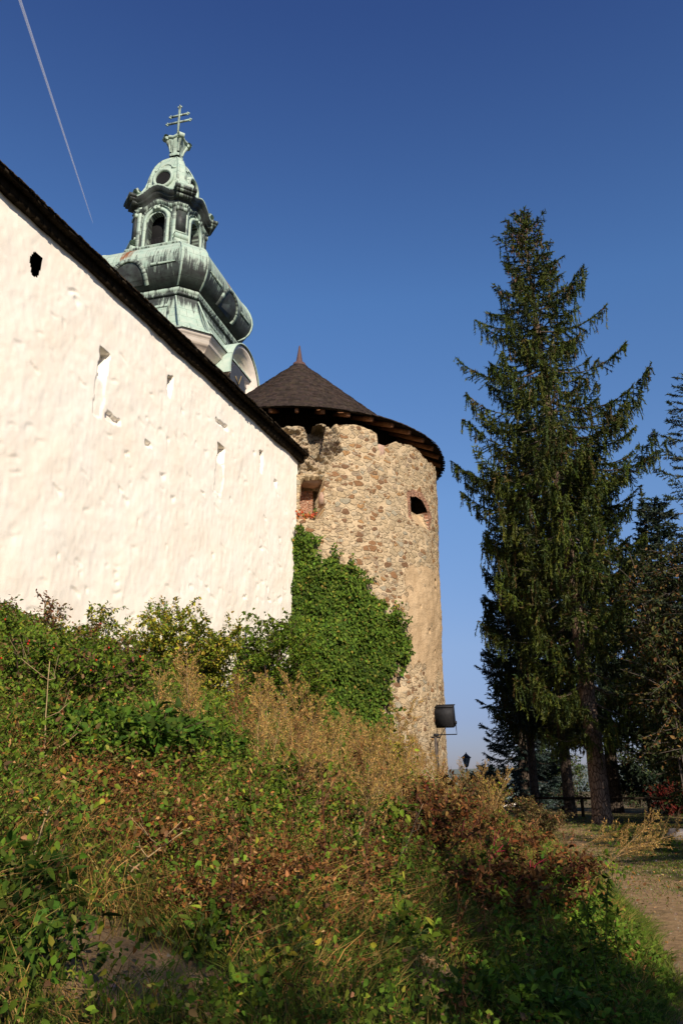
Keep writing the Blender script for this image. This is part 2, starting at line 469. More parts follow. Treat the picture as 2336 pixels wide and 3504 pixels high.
def wall_depth(T, Z):
    g = rng(11)
    D = (fbm(T * .55, Z * .55, 2, 3) - .5) * .09 + (fbm(T * 1.6, Z * 1.5, 5, 3) - .5) * .032 + (fbm(T * 7.5, Z * 5.5, 7, 3) - .5) * .018
    D += -np.abs(fbm(T * 1.5, Z * .8, 21, 3) - .5) * .02
    # chipped scallops with a sharp upper lip
    for k in range(330):
        t0, z0 = g.uniform(-.2, 17), 2.8 + 9.6 * g.random() ** 1.25
        a, b = g.uniform(.05, .22), g.uniform(.035, .12)
        dep = g.uniform(.008, .034) * (1.6 if g.random() < .12 else 1)
        m = (np.abs(T - t0) < a * 1.4) & (np.abs(Z - z0) < b * 2.5)
        if not m.any(): continue
        tt = (T[m] - t0) / a; zz = (Z[m] - z0 - .25 * a * np.sin(tt * 2 + k)) / b
        D[m] -= dep * np.clip(1 - tt * tt, 0, 1) * np.where(zz > 0, np.clip(1 - zz * 3.5, 0, 1), np.clip(1 + zz * .55, 0, 1))
    jt = (fbm(T * 2.4, Z * 2.4, 31, 2) - .5) * .16; jz = (fbm(T * 2.4, Z * 2.4, 37, 2) - .5) * .16
    Tj, Zj = T + jt, Z + jz
    def hole(poly, dep):
        m = inpoly(Tj, Zj, poly); D[m] -= (dep(T[m], Z[m]) if callable(dep) else dep)
    hole([(14.24, 11.83), (14.09, 12.13), (13.86, 12.13), (13.93, 11.66), (14.14, 11.60)], 1.0)
    hole([(11.68, 11.26), (11.36, 11.22), (11.40, 9.55), (11.72, 9.5)], lambda t, z: .035 + .50 * sm(10.40, 11.0, z))
    hole([(8.76, 11.92), (8.56, 12.03), (8.54, 11.66), (8.60, 11.36), (8.74, 11.36)], .30)
    hole([(11.22, 9.62), (10.65, 9.68), (10.67, 9.80), (11.18, 9.78)], .09)
    hole([(9.60, 9.60), (9.33, 9.62), (9.35, 9.73), (9.58, 9.72)], .11)
    hole([(6.18, 11.68), (5.35, 11.72), (5.37, 11.90), (6.15, 11.84)], .09)
    hole([(5.98, 11.14), (5.52, 11.12), (5.55, 9.6), (5.99, 9.55)], lambda t, z: .03 + .36 * sm(10.5, 10.9, z))
    hole([(3.12, 11.98), (2.86, 12.04), (2.88, 11.28), (3.02, 11.26)], .17)
    hole([(1.95, 11.42), (1.72, 11.42), (1.74, 11.20), (1.93, 11.2)], .06)
    for k in range(9):
        t0, z0 = g.uniform(1, 16), g.uniform(5, 11.5)
        hole([(t0, z0), (t0 + g.uniform(.12, .3), z0 + g.uniform(-.04, .04)), (t0 + .22, z0 + .09), (t0 + .02, z0 + .1)], g.uniform(.03, .05))
    return D
tt = np.concatenate([np.arange(-.05, 16.6, .036), np.arange(16.7, WLEN, .3)])
zz = np.concatenate([np.arange(1.2, 3.4, .2), np.arange(3.4, 13.25, .036)])
T, Z = np.meshgrid(tt, zz)
Dp = wall_depth(T, Z)
Dp += .10 * (1 - sm(0, .5, T)) * 0
V = wpos(T, Z, Dp)
n = len(tt)
ii = (np.arange(len(zz) - 1)[:, None] * n + np.arange(n - 1)[None]).ravel()
dr_ = Dp.ravel(); ii = ii[np.minimum(np.minimum(dr_[ii], dr_[ii + 1]), np.minimum(dr_[ii + n], dr_[ii + n + 1])) > -.78]
make('plaster_face', V, [np.stack([ii, ii + n, ii + n + 1, ii + 1], -1)], M['plaster'], cw, smooth=True, suv=np.stack([T, Z, 0 * T], -1))
# core behind the face
b = MB()
Mr = [[WE[0], WN[0], 0], [WE[1], WN[1], 0], [0, 0, 1]]
cc = wpos([WLEN / 2], [0], 0)[0]
b.box((cc[0] - WN[0] * 1.25, cc[1] - WN[1] * 1.25, 7.0), (WLEN + .1, 1.0, 12.4), Mr)
b.build('wall_core', M['white_stone'], cw)
b = MB()
for (t0, z0, sx, sz) in ((14.07, 10.9, 1.6, .06), (14.07, 12.7, 1.6, .06)):
    c_ = wpos([t0], [z0], -.50)[0]; b.box(c_, (sx, .55, sz), Mr)
for (t0, sx) in ((13.3, .06), (14.85, .06)):
    c_ = wpos([t0], [11.8], -.50)[0]; b.box(c_, (sx, .55, 1.8), Mr)
c_ = wpos([14.07], [11.8], -.76)[0]; b.box(c_, (1.6, .05, 1.85), Mr)
b.build('loophole_shade_box', M['darkwood'], cw)  # added box, coloured near-black to imitate the shade deep in the wall
# wall plate and shingled pent roof
g = rng(5)
b = MB()
P = []
for t in np.arange(-.35, WLEN, .25):
    P.append(wpos([t], [12.97 + .02 * math.sin(t * 2.1) + .035 * (vn(t * .8, 0, 3) - .5)], .015 + .05 * vn(t * 1.3, 4, 1))[0])
P = np.array(P)
for k, (dz, hh, on) in enumerate(((0, .32, 0), (.13, .10, .14))):
    for i in range(len(P) - 1):
        mid = (P[i] + P[i + 1]) / 2 + np.array([WN[0] * on, WN[1] * on, dz])
        b.box(mid, (.262, .22 if k == 0 else .25, hh), Mr)
b.build('eave_beam', M['darkwood'], cw)
def roof_sheet(b, n0, z0, n1, z1, thick, t0=-.42, t1=WLEN):
    for i, t in enumerate(np.arange(t0, t1, .5)):
        a = wpos([t, t + .5, t + .5, t], [z0, z0, z1, z1], np.array([n0, n0, n1, n1]))
        V = np.concatenate([a, a + np.array([0, 0, -thick])])
        b.add(V, [[(0, 1, 2, 3), (7, 6, 5, 4), (0, 4, 5, 1), (1, 5, 6, 2), (2, 6, 7, 3), (3, 7, 4, 0)]])
b = MB()
roof_sheet(b, .34, 13.06, -1.2, 14.14, .06)
b.build('roof_boarding', M['darkwood'], cw)
V = []; F = []; C = []
sl_ = (14.14 - 13.06) / 1.54
for row in range(9):
    n0 = .39 - row * .18
    for t in np.arange(-.5 - .05 * (row % 2), WLEN, .115):
        w = .112 * g.uniform(.85, 1.0); ext = g.normal(0, .018) + (0.03 * (fbm(t * 1.1, row * 3.3, 2, 2) - .5) * 2)
        na, nb = n0 + ext, n0 - .42
        za = 13.06 - (na - .34) * sl_ + .045 + g.uniform(0, .02); zb = 13.06 - (nb - .34) * sl_ + .012
        a = wpos([t, t + w, t + w, t], [za, za + g.normal(0, .006), zb, zb], np.array([na, na, nb, nb]))
        lo = a[:2] + np.array([0, 0, -.028])
        k = len(V); V += list(a) + list(lo)
        F += [(k, k + 1, k + 2, k + 3), (k + 4, k + 5, k + 1, k), (k + 3, k + 2, k + 5, k + 4)]
        C += [np.array((.055, .038, .022)) * g.uniform(.55, 1.5)] * 6
make('shingle_roof', V, [F], M['shingle'], cw, col=np.array(C))

# ================================================================= ROUND TOWER
TD = 34.0; TA = R(-3.3); TX, TY = TD * math.sin(TA), TD * math.cos(TA); TR = 6.09
rt = empty('round_tower', (TX, TY, 0))
tag(rt, 'round rubble stone tower with dark conical shingle roof at the end of the white wall', 'tower')
def tpos(u, z, r):                        # u = arc length to the right of the camera-facing line
    a = R(176.7) - np.asarray(u, float) / TR
    return np.stack([np.sin(a) * r, np.cos(a) * r, np.asarray(z, float) + 0 * a], -1)
uf = np.arange(-3.2, 10.6, .034)
ub = np.linspace(10.6, 2 * np.pi * TR - 3.2, 90)[1:]
U1 = np.concatenate([uf, ub])
Z1 = np.concatenate([np.arange(-1.2, 1.2, .2), np.arange(1.2, 14.4, .034), [14.4]])
U, Z = np.meshgrid(U1, Z1)
ztop = np.interp(U1, [-4, -.5, .57, 1.9, 3.15, 3.19, 3.45, 3.7, 4.66, 6.4, 9, 11], [14.3, 14.26, 14.38, 14.45, 14.42, 13.80, 13.84, 14.02, 14.36, 14.2, 14.3, 14.3])
ztop = ztop + (vn(U1 * 3.2, 0, 5) - .5) * .16 + (vn(U1 * 9, 3, 5) - .5) * .06
up = sm(0, 1, (Z - 12.6) / 1.8); lin = np.clip((Z - 12.6) / 1.8, 0, 1)
Z = np.where(Z > 12.6, 12.6 + lin * (ztop[None] - 12.6), Z)
jx = (fbm(U * 2.2, Z * 2.2, 41, 4) - .5) * .35; jy = (fbm(U * 2.2, Z * 2.2, 47, 4) - .5) * .35
Dr = (fbm(U * .4, Z * .4, 3, 3) - .5) * .22 + (fbm(U * 3.0, Z * 4.0, 9, 3) - .5) * .075
zone = np.zeros(U.shape + (3,))
zone[..., 0] = .95 * sm(-.7, .7, U + .6 * jx - np.interp(Z, [3.5, 5.5, 6.2, 8.5, 9.4, 9.8], [7.5, 5.2, 4.35, 4.45, 4.6, 6.5])) * sm(4.4, 6.2, Z) * (1 - sm(9.0, 10.2, Z - .10 * (U - 5)))
rub = inpoly(U + jx, Z + jy, [(-.75, 12.25), (-.7, 14.6), (.9, 14.7), (1.5, 14.05), (1.72, 13.4), (1.3, 12.85), (.95, 12.3)])
crag = np.round(fbm(U * 2.6, Z * 5.0, 61, 3) * 7) / 7 + .35 * fbm(U * 6, Z * 11, 63, 2)
Dr = np.where(rub, Dr - .10 - .75 * (crag - .45), Dr)
zone[..., 2] = np.where(rub, 1.0, 0)
m = inpoly(U + .35 * jx, Z + .35 * jy, [(.22, 14.34), (1.06, 14.36), (1.0, 13.9), (.86, 13.15), (.52, 13.10), (.40, 13.6)]); Dr[m] = -1.1
m = inpoly(U + .2 * jx, Z + .25 * jy, [(.12, 12.0), (.25, 12.16), (.95, 12.22), (.97, 10.58), (.12, 10.58)]); Dr[m] = -.95
zone[m] = (0, 1, 0)
m &= (U > .72); zone[m] = (0, 0, .9); Dr[m] = -1.5
m = inpoly(U + .12 * jx, Z + .15 * jy, [(4.92, 12.16), (5.3, 12.26), (5.75, 12.27), (6.12, 12.08), (6.3, 11.85), (6.35, 11.2), (4.97, 11.18)])
Dr[m] = -np.interp(Z[m], [11.15, 11.86, 11.92, 12.4], [.04, .45, 1.7, 1.7]); zone[m] = (.6, 0, .3)
ring = inpoly(U + .12 * jx, Z + .15 * jy, [(4.70, 11.3), (4.68, 12.3), (5.2, 12.58), (5.85, 12.6), (6.45, 12.25), (6.75, 11.8), (6.5, 11.2), (4.97, 11.2)]) & ~m
zone[ring] = (0, .9, 0)
for hu, hz, hr in ((2.63, 8.79, .085), (6.03, 7.08, .09), (6.6, 6.4, .06), (3.52, 3.16, .16), (5.3, 7.9, .05), (7.0, 9.2, .12), (6.9, 8.9, .08)):
    m = ((U - hu) ** 2 + (Z - hz) ** 2) < hr * hr; Dr[m] = -.4
V = tpos(U, Z, TR + Dr)
nt_ = tpos(U1, Z[-1], TR - .95); nt2 = tpos(U1, np.full(len(U1), 12.0), TR - .95)
n = len(U1); mrows = len(Z1)
Vall = np.concatenate([V.reshape(-1, 3), nt_, nt2])
i = np.arange(mrows + 1)[:, None] * n; j = np.arange(n)[None]; k = (j + 1) % n
F = np.stack([i + j, i + k, i + n + k, i + n + j], -1).reshape(-1, 4)
suv = np.concatenate([np.stack([U, Z, 0 * U], -1).reshape(-1, 3), np.stack([U1, ztop, 0 * U1], -1), np.stack([U1, ztop - 2, 0 * U1], -1)])
zn = np.concatenate([zone.reshape(-1, 3), np.tile([0, 0, .6], (2 * n, 1))])
cut = np.zeros(len(Vall), bool); cut[:Dr.size] = (Dr.ravel() < -.80) & (suv[:Dr.size, 0] > 4.5) & (suv[:Dr.size, 0] < 6.8) if False else (np.isin(np.arange(Dr.size), np.flatnonzero(Dr.ravel() < -.80)) & ((U.ravel() > 4.5) | ((Z.ravel() > 13.0) & (Dr.ravel() < -1.05) & (U.ravel() > 0) & (U.ravel() < 1.4))))
F = F[~cut[F].any(1)]
make('masonry', Vall, [F], M['masonry'], rt, smooth=False, suv=suv, zone=zn)
a_ = R(176.7) - 5.7 / TR; ca_, sa_ = math.cos(a_), math.sin(a_)
b = MB(); Me = [[ca_, sa_, 0], [-sa_, ca_, 0], [0, 0, 1]]
for (lx_, ly_, lz_, sx_, sy_, sz_) in ((0, -1.35, 11.9, 2.6, .05, 1.9), (-1.3, -.95, 11.9, .05, .85, 1.9), (1.3, -.95, 11.9, .05, .85, 1.9), (0, -.95, 12.85, 2.6, .85, .05), (0, -.95, 10.95, 2.6, .85, .05)):
    rr_ = TR + ly_; b.box((sa_ * rr_ + ca_ * lx_, ca_ * rr_ - sa_ * lx_, lz_), (sx_, sy_, sz_), [[ca_, sa_, 0], [-sa_, ca_, 0], [0, 0, 1]])
b.build('embrasure', M['rock'], rt)
# dressed stones at the doorway
def tbox(b, u0, u1, z0, z1, out, depth=.3, seed=0):
    g = rng(seed); um = np.linspace(u0, u1, 4)
    jz = g.normal(0, .012, (2, 4))
    a = np.concatenate([tpos(um, z0 + jz[0], TR + out), tpos(um, z1 + jz[1], TR + out), tpos(um, z0 + jz[0], TR + out - depth), tpos(um, z1 + jz[1], TR + out - depth)])
    f = []
    for q in range(3): f += [(q, q + 1, q + 5, q + 4), (q, q + 8, q + 9, q + 1), (q + 4, q + 5, q + 13, q + 12)]
    f += [(0, 4, 12, 8), (3, 11, 15, 7)]
    b.add(a, [f])
for sd, (u0, u1, z0, z1) in enumerate(((.98, 1.75, 11.72, 11.90), (.86, 1.12, 11.20, 11.66), (.97, 1.95, 10.36, 10.55), (3.22, 3.50, 13.36, 13.90))):
    b = MB(); tbox(b, u0, u1, z0, z1, .0, .5, sd + 3)
    b.build('dressed_stone', M['sandstone'], rt)
b = MB(); tbox(b, .10, .98, 12.10, 12.26, -.30, .6, 9); b.build('door_lintel', M['sandstone'], rt)
# boarded drum under the roof
b = MB(); nb = 150
for q in range(nb):
    a = 2 * np.pi * q / nb; c, s = math.cos(a), math.sin(a)
    b.box((c * 4.7, s * 4.7, 14.4), (.04, .205, 2.6), [[c, -s, 0], [s, c, 0], [0, 0, 1]])
b.build('boarded_wall', M['darkwood'], rt)
# roof
ZE, ZA, RE = 14.86, 20.22, 6.43
pitch = .45
def roofz(r):
    return np.interp(r, [0, 4.7, 5.15, 5.6, RE, 7.0], [ZA, ZA - 4.7 * .925, 15.52, 15.23, ZE, ZE - .26])
V = []; F = []; C = []
g = rng(77)
NC = 40
for cidx in range(NC):
    f0 = cidx / NC
    r0 = RE + .06 - f0 * (RE - .08); r1 = max(r0 - RE / NC * 1.75, .02)
    ns = max(14, int(2 * np.pi * r0 / .15)); off = g.random()
    rowlift = .035 + .02 * math.sin(cidx * 1.7)
    for q in range(ns):
        a0 = 2 * np.pi * (q + off + g.normal(0, .06)) / ns; a1 = 2 * np.pi * (q + off + .97) / ns
        rr = r0 + g.normal(0, .018) + .02 * math.sin(q * .31 + cidx)
        zz0 = roofz(rr) + rowlift + g.uniform(0, .022); zz1 = roofz(r1) + .012
        k = len(V)
        for a, r_, z_ in ((a0, rr, zz0), (a1, rr, zz0 + g.normal(0, .006)), (a1, r1, zz1), (a0, r1, zz1), (a0, rr, zz0 - .035), (a1, rr, zz0 - .035)):
            V.append((math.cos(a) * r_, math.sin(a) * r_, z_))
        F += [(k, k + 1, k + 2, k + 3), (k + 4, k + 5, k + 1, k)]
        C += [np.array((.031, .021, .015)) * g.uniform(.6, 1.35) * (1, g.uniform(.9, 1.05), g.uniform(.85, 1.1))] * 6
make('shingle_roof', V, [F], M['shingle'], rt, col=np.array(C))
b = MB(); b.lathe([(RE, ZE + .02), (RE - .005, ZE - .05), (5.15, 15.44), (4.7, ZA - 4.7 * .925 - .08), (.3, ZA - .40), (.02, ZA - .06), (4.7, ZA - 4.7 * .925 - .05), (5.15, 15.47), (5.6, 15.18), (RE, ZE + .02)], 96)
b.build('roof_boarding', M['darkwood'], rt, smooth=False)
NR = 40
for q in range(NR):
    a = 2 * np.pi * (q + .3) / NR; c, s = math.cos(a), math.sin(a)
    b = MB()
    p0 = np.array((c * 4.6, s * 4.6, ZE - .17 + 1.83 * pitch)); p1 = np.array((c * 6.30, s * 6.30, ZE - .17 + .13 * pitch))
    d = (p1 - p0) / np.linalg.norm(p1 - p0); sd = np.array((-s, c, 0)); upv = np.cross(d, sd)
    b.box((p0 + p1) / 2, (np.linalg.norm(p1 - p0), .13, .17), np.stack([d, sd, upv], 1))
    if q == 0: raf = b.build('rafter', M['rafter'], rt)
    else: b.build('rafter', M['rafter'], rt)
b = MB(); b.lathe([(.34, ZA - .30), (.30, ZA - .14), (.24, ZA - .08), (.16, ZA - .02), (.145, ZA + .05), (.03, ZA + .82), (.0, ZA + .85)], 12)
b.build('finial', M['pot'], rt, smooth=True)

# ================================================================= CHURCH TOWER
CA = R(-13.93); CD = 40.0
CX, CY = CD * math.sin(CA), CD * math.cos(CA)
ch = empty('church_tower', (CX, CY, 0), R(-15.5))
tag(ch, 'baroque church tower with green copper onion dome, lantern and double cross behind the white wall', 'church tower')
KF = .22
def ocorn(a):
    k = a * KF; s = a - k
    return np.array([(-s, -a), (s, -a), (a, -s), (a, s), (s, a), (-s, a), (-a, s), (-a, -s)])
ONRM = [np.array(v, float) / np.hypot(*v) for v in ((0, -1), (1, -1), (1, 0), (1, 1), (0, 1), (-1, 1), (-1, 0), (-1, -1))]
class CM:
    """copper mesh: geometry with surface coordinates, wear and rust"""
    def __init__(s): s.V = []; s.F = []; s.S = []; s.Zn = []; s.n = 0
    def grid(s, P, S, Zn):
        m, n = P.shape[:2]
        ii = (np.arange(m - 1)[:, None] * n + np.arange(n - 1)[None]).ravel() + s.n
        s.F.append(np.stack([ii, ii + 1, ii + n + 1, ii + n], -1))
        s.V.append(P.reshape(-1, 3)); s.S.append(S.reshape(-1, 3)); s.Zn.append(Zn.reshape(-1, 3)); s.n += m * n
    def loft(s, rings, nu=2, faces=range(8), rust=None, bw=.75):
        """rings: (half width, z, wear[, bump])"""
        for f in faces:
            main = f % 2 == 0
            u = np.linspace(-1, 1, nu if main else 2)
            P = np.zeros((len(rings), len(u), 3)); S = np.zeros_like(P); Zn = np.zeros_like(P); arc = 0; prev = None
            for i, rg in enumerate(rings):
                a, z, w = rg[:3]; bp = rg[3] if len(rg) > 3 else 0
                c = ocorn(a); p0, p1 = c[f], c[(f + 1) % 8]
                xy = p0 + (p1 - p0) * ((u[:, None] + 1) / 2)
                zz = z + (bp * np.where(np.abs(u) < bw, .5 * (1 + np.cos(np.pi * u / bw)), 0) if main else 0)
                P[i, :, :2] = xy; P[i, :, 2] = zz
                if prev is not None: arc += math.hypot(a - prev[0], z - prev[1])
                prev = (a, z)
                S[i, :, 0] = u * np.hypot(*(p1 - p0)) / 2 + f * 3.7; S[i, :, 1] = arc
                Zn[i, :, 0] = w
                if rust and main: Zn[i, :, 1] = rust[1] * np.exp(-((u - rust[0] * (1 if f == 0 else -.2)) / rust[2]) ** 2) * rust[3](i)
            s.grid(P, S, Zn)
        return s
    def box(s, c, size, rot=0., wear=.3):
        b = MB(); cr, sr = math.cos(rot), math.sin(rot)
        b.box(c, size, [[cr, -sr, 0], [sr, cr, 0], [0, 0, 1]])
        return s.raw(b, wear)
    def raw(s, b, wear=.3):
        V = np.concatenate(b.V)
        for F in b.F.values():
            for f in F:
                if f.shape[1] == 3: f = np.concatenate([f, f[:, 2:]], 1)
                if f.shape[1] == 4: s.F.append(f + s.n)
        s.V.append(V); s.n += len(V)
        s.S.append(np.stack([V[:, 0] + V[:, 1] * .7, V[:, 2], 0 * V[:, 0]], -1)); s.Zn.append(np.tile([wear, 0, 0], (len(V), 1)))
        return s
    def strip(s, prof, face, path, w, h, wear=.2, closed=False):
        """raised ribbon on a face; path in (u -1..1, q 0..1 along the profile)"""
        pr = np.array([p[:2] for p in prof]); seg = np.hypot(*np.diff(pr, axis=0).T); cum = np.concatenate([[0], np.cumsum(seg)]); L = cum[-1]
        fn = ONRM[face]; ft = np.array([-fn[1], fn[0]])
        path = np.array(path, float)
        amax = pr[:, 0].mean() * (1 - KF)
        xy = np.stack([path[:, 0] * amax, path[:, 1] * L], -1)
        tan = unit(np.gradient(xy, axis=0)); nr = np.stack([-tan[:, 1], tan[:, 0]], -1)
        out = []
        for side, hh in ((-1, -.01), (-1, h), (1, h), (1, -.01)):
            q = xy + nr * side * w / 2
            a = np.interp(q[:, 1], cum, pr[:, 0]); z = np.interp(q[:, 1], cum, pr[:, 1])
            e = .02 * L
            da = np.interp(q[:, 1] + e, cum, pr[:, 0]) - np.interp(q[:, 1] - e, cum, pr[:, 0]); dz = np.interp(q[:, 1] + e, cum, pr[:, 1]) - np.interp(q[:, 1] - e, cum, pr[:, 1])
            ln = np.maximum(np.hypot(da, dz), 1e-6); no, nz = dz / ln, -da / ln
            o = a + hh * no; zz = z + hh * nz
            sc = a / pr[:, 0].mean()
            x = q[:, 0] * sc
            out.append(np.stack([fn[0] * o + ft[0] * x, fn[1] * o + ft[1] * x, zz], -1))
        P = np.stack(out, 0); S = np.zeros_like(P); S[..., 0] = xy[None, :, 0]; S[..., 1] = xy[None, :, 1]
        Zn = np.zeros_like(P); Zn[..., 0] = wear
        s.grid(P, S, Zn)
        return s
    def fill(s, prof, face, outline, h, wear):
        """flat inlay on a face: a fan round its centre"""
        pr = np.array([p[:2] for p in prof]); cum = np.concatenate([[0], np.cumsum(np.hypot(*np.diff(pr, axis=0).T))]); L = cum[-1]
        fn = ONRM[face]; ft = np.array([-fn[1], fn[0]]); am = pr[:, 0].mean()
        out = np.array(outline, float); cen = out.mean(0)
        P = []
        for k in np.linspace(0.02, 1, 6):
            q = cen + (out - cen) * k; qq = q[:, 1] * L
            a = np.interp(qq, cum, pr[:, 0]) + h; z = np.interp(qq, cum, pr[:, 1]); x = q[:, 0] * am * (1 - KF) * a / am
            P.append(np.stack([fn[0] * a + ft[0] * x, fn[1] * a + ft[1] * x, z], -1))
        P = np.array(P)[::-1]; S = P.copy(); Zn = np.zeros_like(P); Zn[..., 0] = wear
        s.grid(P, S, Zn); return s
    def build(s, name, smooth=True, mat=None, parent=ch):
        V = np.concatenate(s.V); V = V + np.array([0, 0, ZC])
        return make(name, V, [np.concatenate(s.F)], mat or M['copper'], parent, smooth, suv=np.concatenate(s.S), zone=np.concatenate(s.Zn))

# -- white shaft and its cornice
A0 = 4.05
CM().loft([(A0, 4, 0), (A0, 18.4, 0), (A0 + .05, 18.45, 0)]).build('shaft', False, M['white_stone'])
for f in (0, 2, 4, 6):
    c = CM(); fn = ONRM[f]; ft = np.array([-fn[1], fn[0]])
    for sd in (-1, 1):
        p = fn * (A0 + .06) + ft * sd * 2.12
        c.box((p[0], p[1], 11.2), (1.0, .16, 14.4), math.atan2(ft[1], ft[0]))
        c.box((p[0] + fn[0] * .04, p[1] + fn[1] * .04, 18.25), (1.15, .24, .22), math.atan2(ft[1], ft[0]))
    c.build('pilaster', False, M['white_stone'])
CM().loft([(A0 - .1, 18.45, 0), (A0 + .14, 18.46, 0), (A0 + .14, 18.62, 0), (A0 + .24, 18.72, 0), (A0 + .24, 18.9, 0), (A0 + .05, 18.95, 0), (A0 + .05, 19.45, 0), (A0 + .20, 19.52, 0), (A0 + .30, 19.66, 0), (A0 + .42, 19.72, 0), (A0 + .42, 19.92, 0), (A0 + .50, 19.97, 0), (A0 + .58, 20.08, 0), (A0 + .58, 20.14, 0)]).build('cornice', False, M['white_stone'])

# -- copper skirt, roll moulding and onion
AS = A0 + .55
skirt = [(AS + .10, 20.12, .35), (AS + .10, 20.20, .35), (AS - .02, 20.24, .1), (AS - .38, 20.55, .05), (AS - .72, 21.0, .1), (AS - 1.02, 21.6, .2), (AS - 1.24, 22.2, .4), (AS - 1.37, 22.75, .75), (AS - 1.40, 23.0, .9)]
c = CM().loft(skirt, 9)
for f in range(0, 8, 2):
    c.strip(skirt, f, [(-.8, .12), (-.8, .80), (.8, .80), (.8, .12)], .16, .05, .45)
    c.strip(skirt, f, [(-.96, .06), (-.96, .97)], .10, .05, .3); c.strip(skirt, f, [(.96, .06), (.96, .97)], .10, .05, .3)
c.build('copper_skirt')
AR = AS - 1.40
CM().loft([(AR, 22.95, .9), (AR + .10, 22.97, .8), (AR + .13, 23.06, .7), (AR + .04, 23.10, .8), (AR + .10, 23.16, .5), (AR + .16, 23.26, .4), (AR + .10, 23.36, .6), (AR, 23.42, .9)]).build('roll_moulding')
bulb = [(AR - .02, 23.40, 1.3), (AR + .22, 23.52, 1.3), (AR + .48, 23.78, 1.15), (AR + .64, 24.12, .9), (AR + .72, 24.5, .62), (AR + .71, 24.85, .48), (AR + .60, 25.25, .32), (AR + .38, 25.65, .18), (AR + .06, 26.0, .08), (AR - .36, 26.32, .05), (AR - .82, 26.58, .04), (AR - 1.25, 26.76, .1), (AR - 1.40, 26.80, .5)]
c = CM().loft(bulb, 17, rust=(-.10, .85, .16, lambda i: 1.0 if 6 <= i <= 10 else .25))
for f in range(0, 8, 2):
    th = np.linspace(0, np.pi, 17)
    c.fill(bulb, f, [(.30 * math.cos(t), .08 + .25 * math.sin(t)) for t in th] + [(-.3, .08), (.3, .08)], .05, 1.3)
    c.strip(bulb, f, [(.34 * math.cos(t), .08 + .29 * math.sin(t)) for t in th], .17, .10, .55)
    c.strip(bulb, f, [(-.42, .28), (-.84, .28), (-.84, .9)], .13, .05, .4); c.strip(bulb, f, [(.42, .28), (.84, .28), (.84, .9)], .13, .05, .4)
    for sg in (-1, 1): c.strip(bulb, f, [(sg * .975, q) for q in np.linspace(.03, .97, 14)], .09, .06, .3)
c.build('onion_dome')

# -- lantern
AL = 1.54
c = CM().loft([(AL + .20, 26.70, .5), (AL + .20, 27.02, .6), (AL + .34, 27.06, .6), (AL + .42, 27.14, .5), (AL + .42, 27.24, .3), (AL + .02, 27.34, .1)])
c.build('lantern_base', False)
fw = AL * (1 - KF); ow = .48; zs = 29.10; zb0, zt0 = 27.30, 30.15
lan = [(AL, zb0, .6), (AL, zt0, .6)]
for f in range(0, 8, 2):
    c = CM(); fn = ONRM[f]; ft = np.array([-fn[1], fn[0]])
    th = np.linspace(np.pi, 0, 19)
    ax_x = np.concatenate([[-fw, -ow], ow * np.cos(th), [ow, fw]]); ax_z = np.concatenate([[zb0, zb0], zs + ow * 1.1 * np.sin(th), [zb0, zb0]])
    # outer face: piers and spandrel
    def fp(x, z, d): x = np.asarray(x, float); return np.stack([fn[0] * (AL + d) + ft[0] * x, fn[1] * (AL + d) + ft[1] * x, np.asarray(z, float) + 0 * x], -1)
    def pan(x0, z0, x1, z1, d0, d1, w):
        P = np.stack([fp(x0, z0, d0), fp(x1, z1, d1)]); S = np.stack([np.stack([np.asarray(x0, float) + f, np.asarray(z0, float) + 0 * np.asarray(x0, float), 0 * np.asarray(x0, float)], -1), np.stack([np.asarray(x1, float) + f, np.asarray(z1, float) + 0 * np.asarray(x1, float), 0 * np.asarray(x1, float)], -1)])
        Zn = np.zeros_like(P); Zn[..., 0] = w; c.grid(P, S, Zn)
    xa, za = ow * np.cos(th), zs + ow * 1.1 * np.sin(th)
    pan([-fw, -ow], [zb0, zb0], [-fw, -ow], [zs, zs], 0, 0, .66); pan([ow, fw], [zb0, zb0], [ow, fw], [zs, zs], 0, 0, .66)
    pan([-fw, -ow], [zs, zs], [-fw, -ow], [zt0, zt0], 0, 0, .4); pan([ow, fw], [zs, zs], [ow, fw], [zt0, zt0], 0, 0, .4)
    pan(xa, za, xa, np.full(19, zt0), 0, 0, .5)
    ox = np.concatenate([[-ow], xa, [ow]]); oz = np.concatenate([[zb0], za, [zb0]])
    pan(ox, oz, ox, oz, 0, -.4, .7)
    q = lambda z: (z - zb0) / (zt0 - zb0)
    arch = [(-.70 / fw, q(zb0 + .02))] + [(.70 / fw * math.cos(t), q(zs + .72 * math.sin(t))) for t in th] + [(.70 / fw, q(zb0 + .02))]
    c.strip(lan, f, arch, .17, .09, .1)
    arch2 = [(-.92 / fw, q(zb0 + .02)), (-.92 / fw, q(zs + .35)), (-.62 / fw, q(zs + .72)), (-.3 / fw, q(zs + .95)), (.3 / fw, q(zs + .95)), (.62 / fw, q(zs + .72)), (.92 / fw, q(zs + .35)), (.92 / fw, q(zb0 + .02))]
    c.strip(lan, f, arch2, .10, .06, .6)
    for sg in (-1, 1): c.strip(lan, f, [(sg * 1.05 / fw, .01), (sg * 1.05 / fw, .99)], .22, .07, .45)
    for sg in (-1, 1):
        b = MB(); p = fp([sg * .11], [zs + .74], .12)[0]; b.ball(p, .11, 8); c.raw(b, .1)
    c.build('lantern_wall', False)
    b = MB()
    for x in np.linspace(-ow + .06, ow - .06, 11):
        b.tube([fp([x], [zb0 - .1 + ZC], -.2)[0], fp([x], [zb0 + .85 + ZC], -.2)[0]], .014, 5)
    for z in (zb0 + .12, zb0 + .82): b.tube([fp([-ow], [z + ZC], -.2)[0], fp([ow], [z + ZC], -.2)[0]], .018, 5)
    b.build('railing', M['iron'], ch)
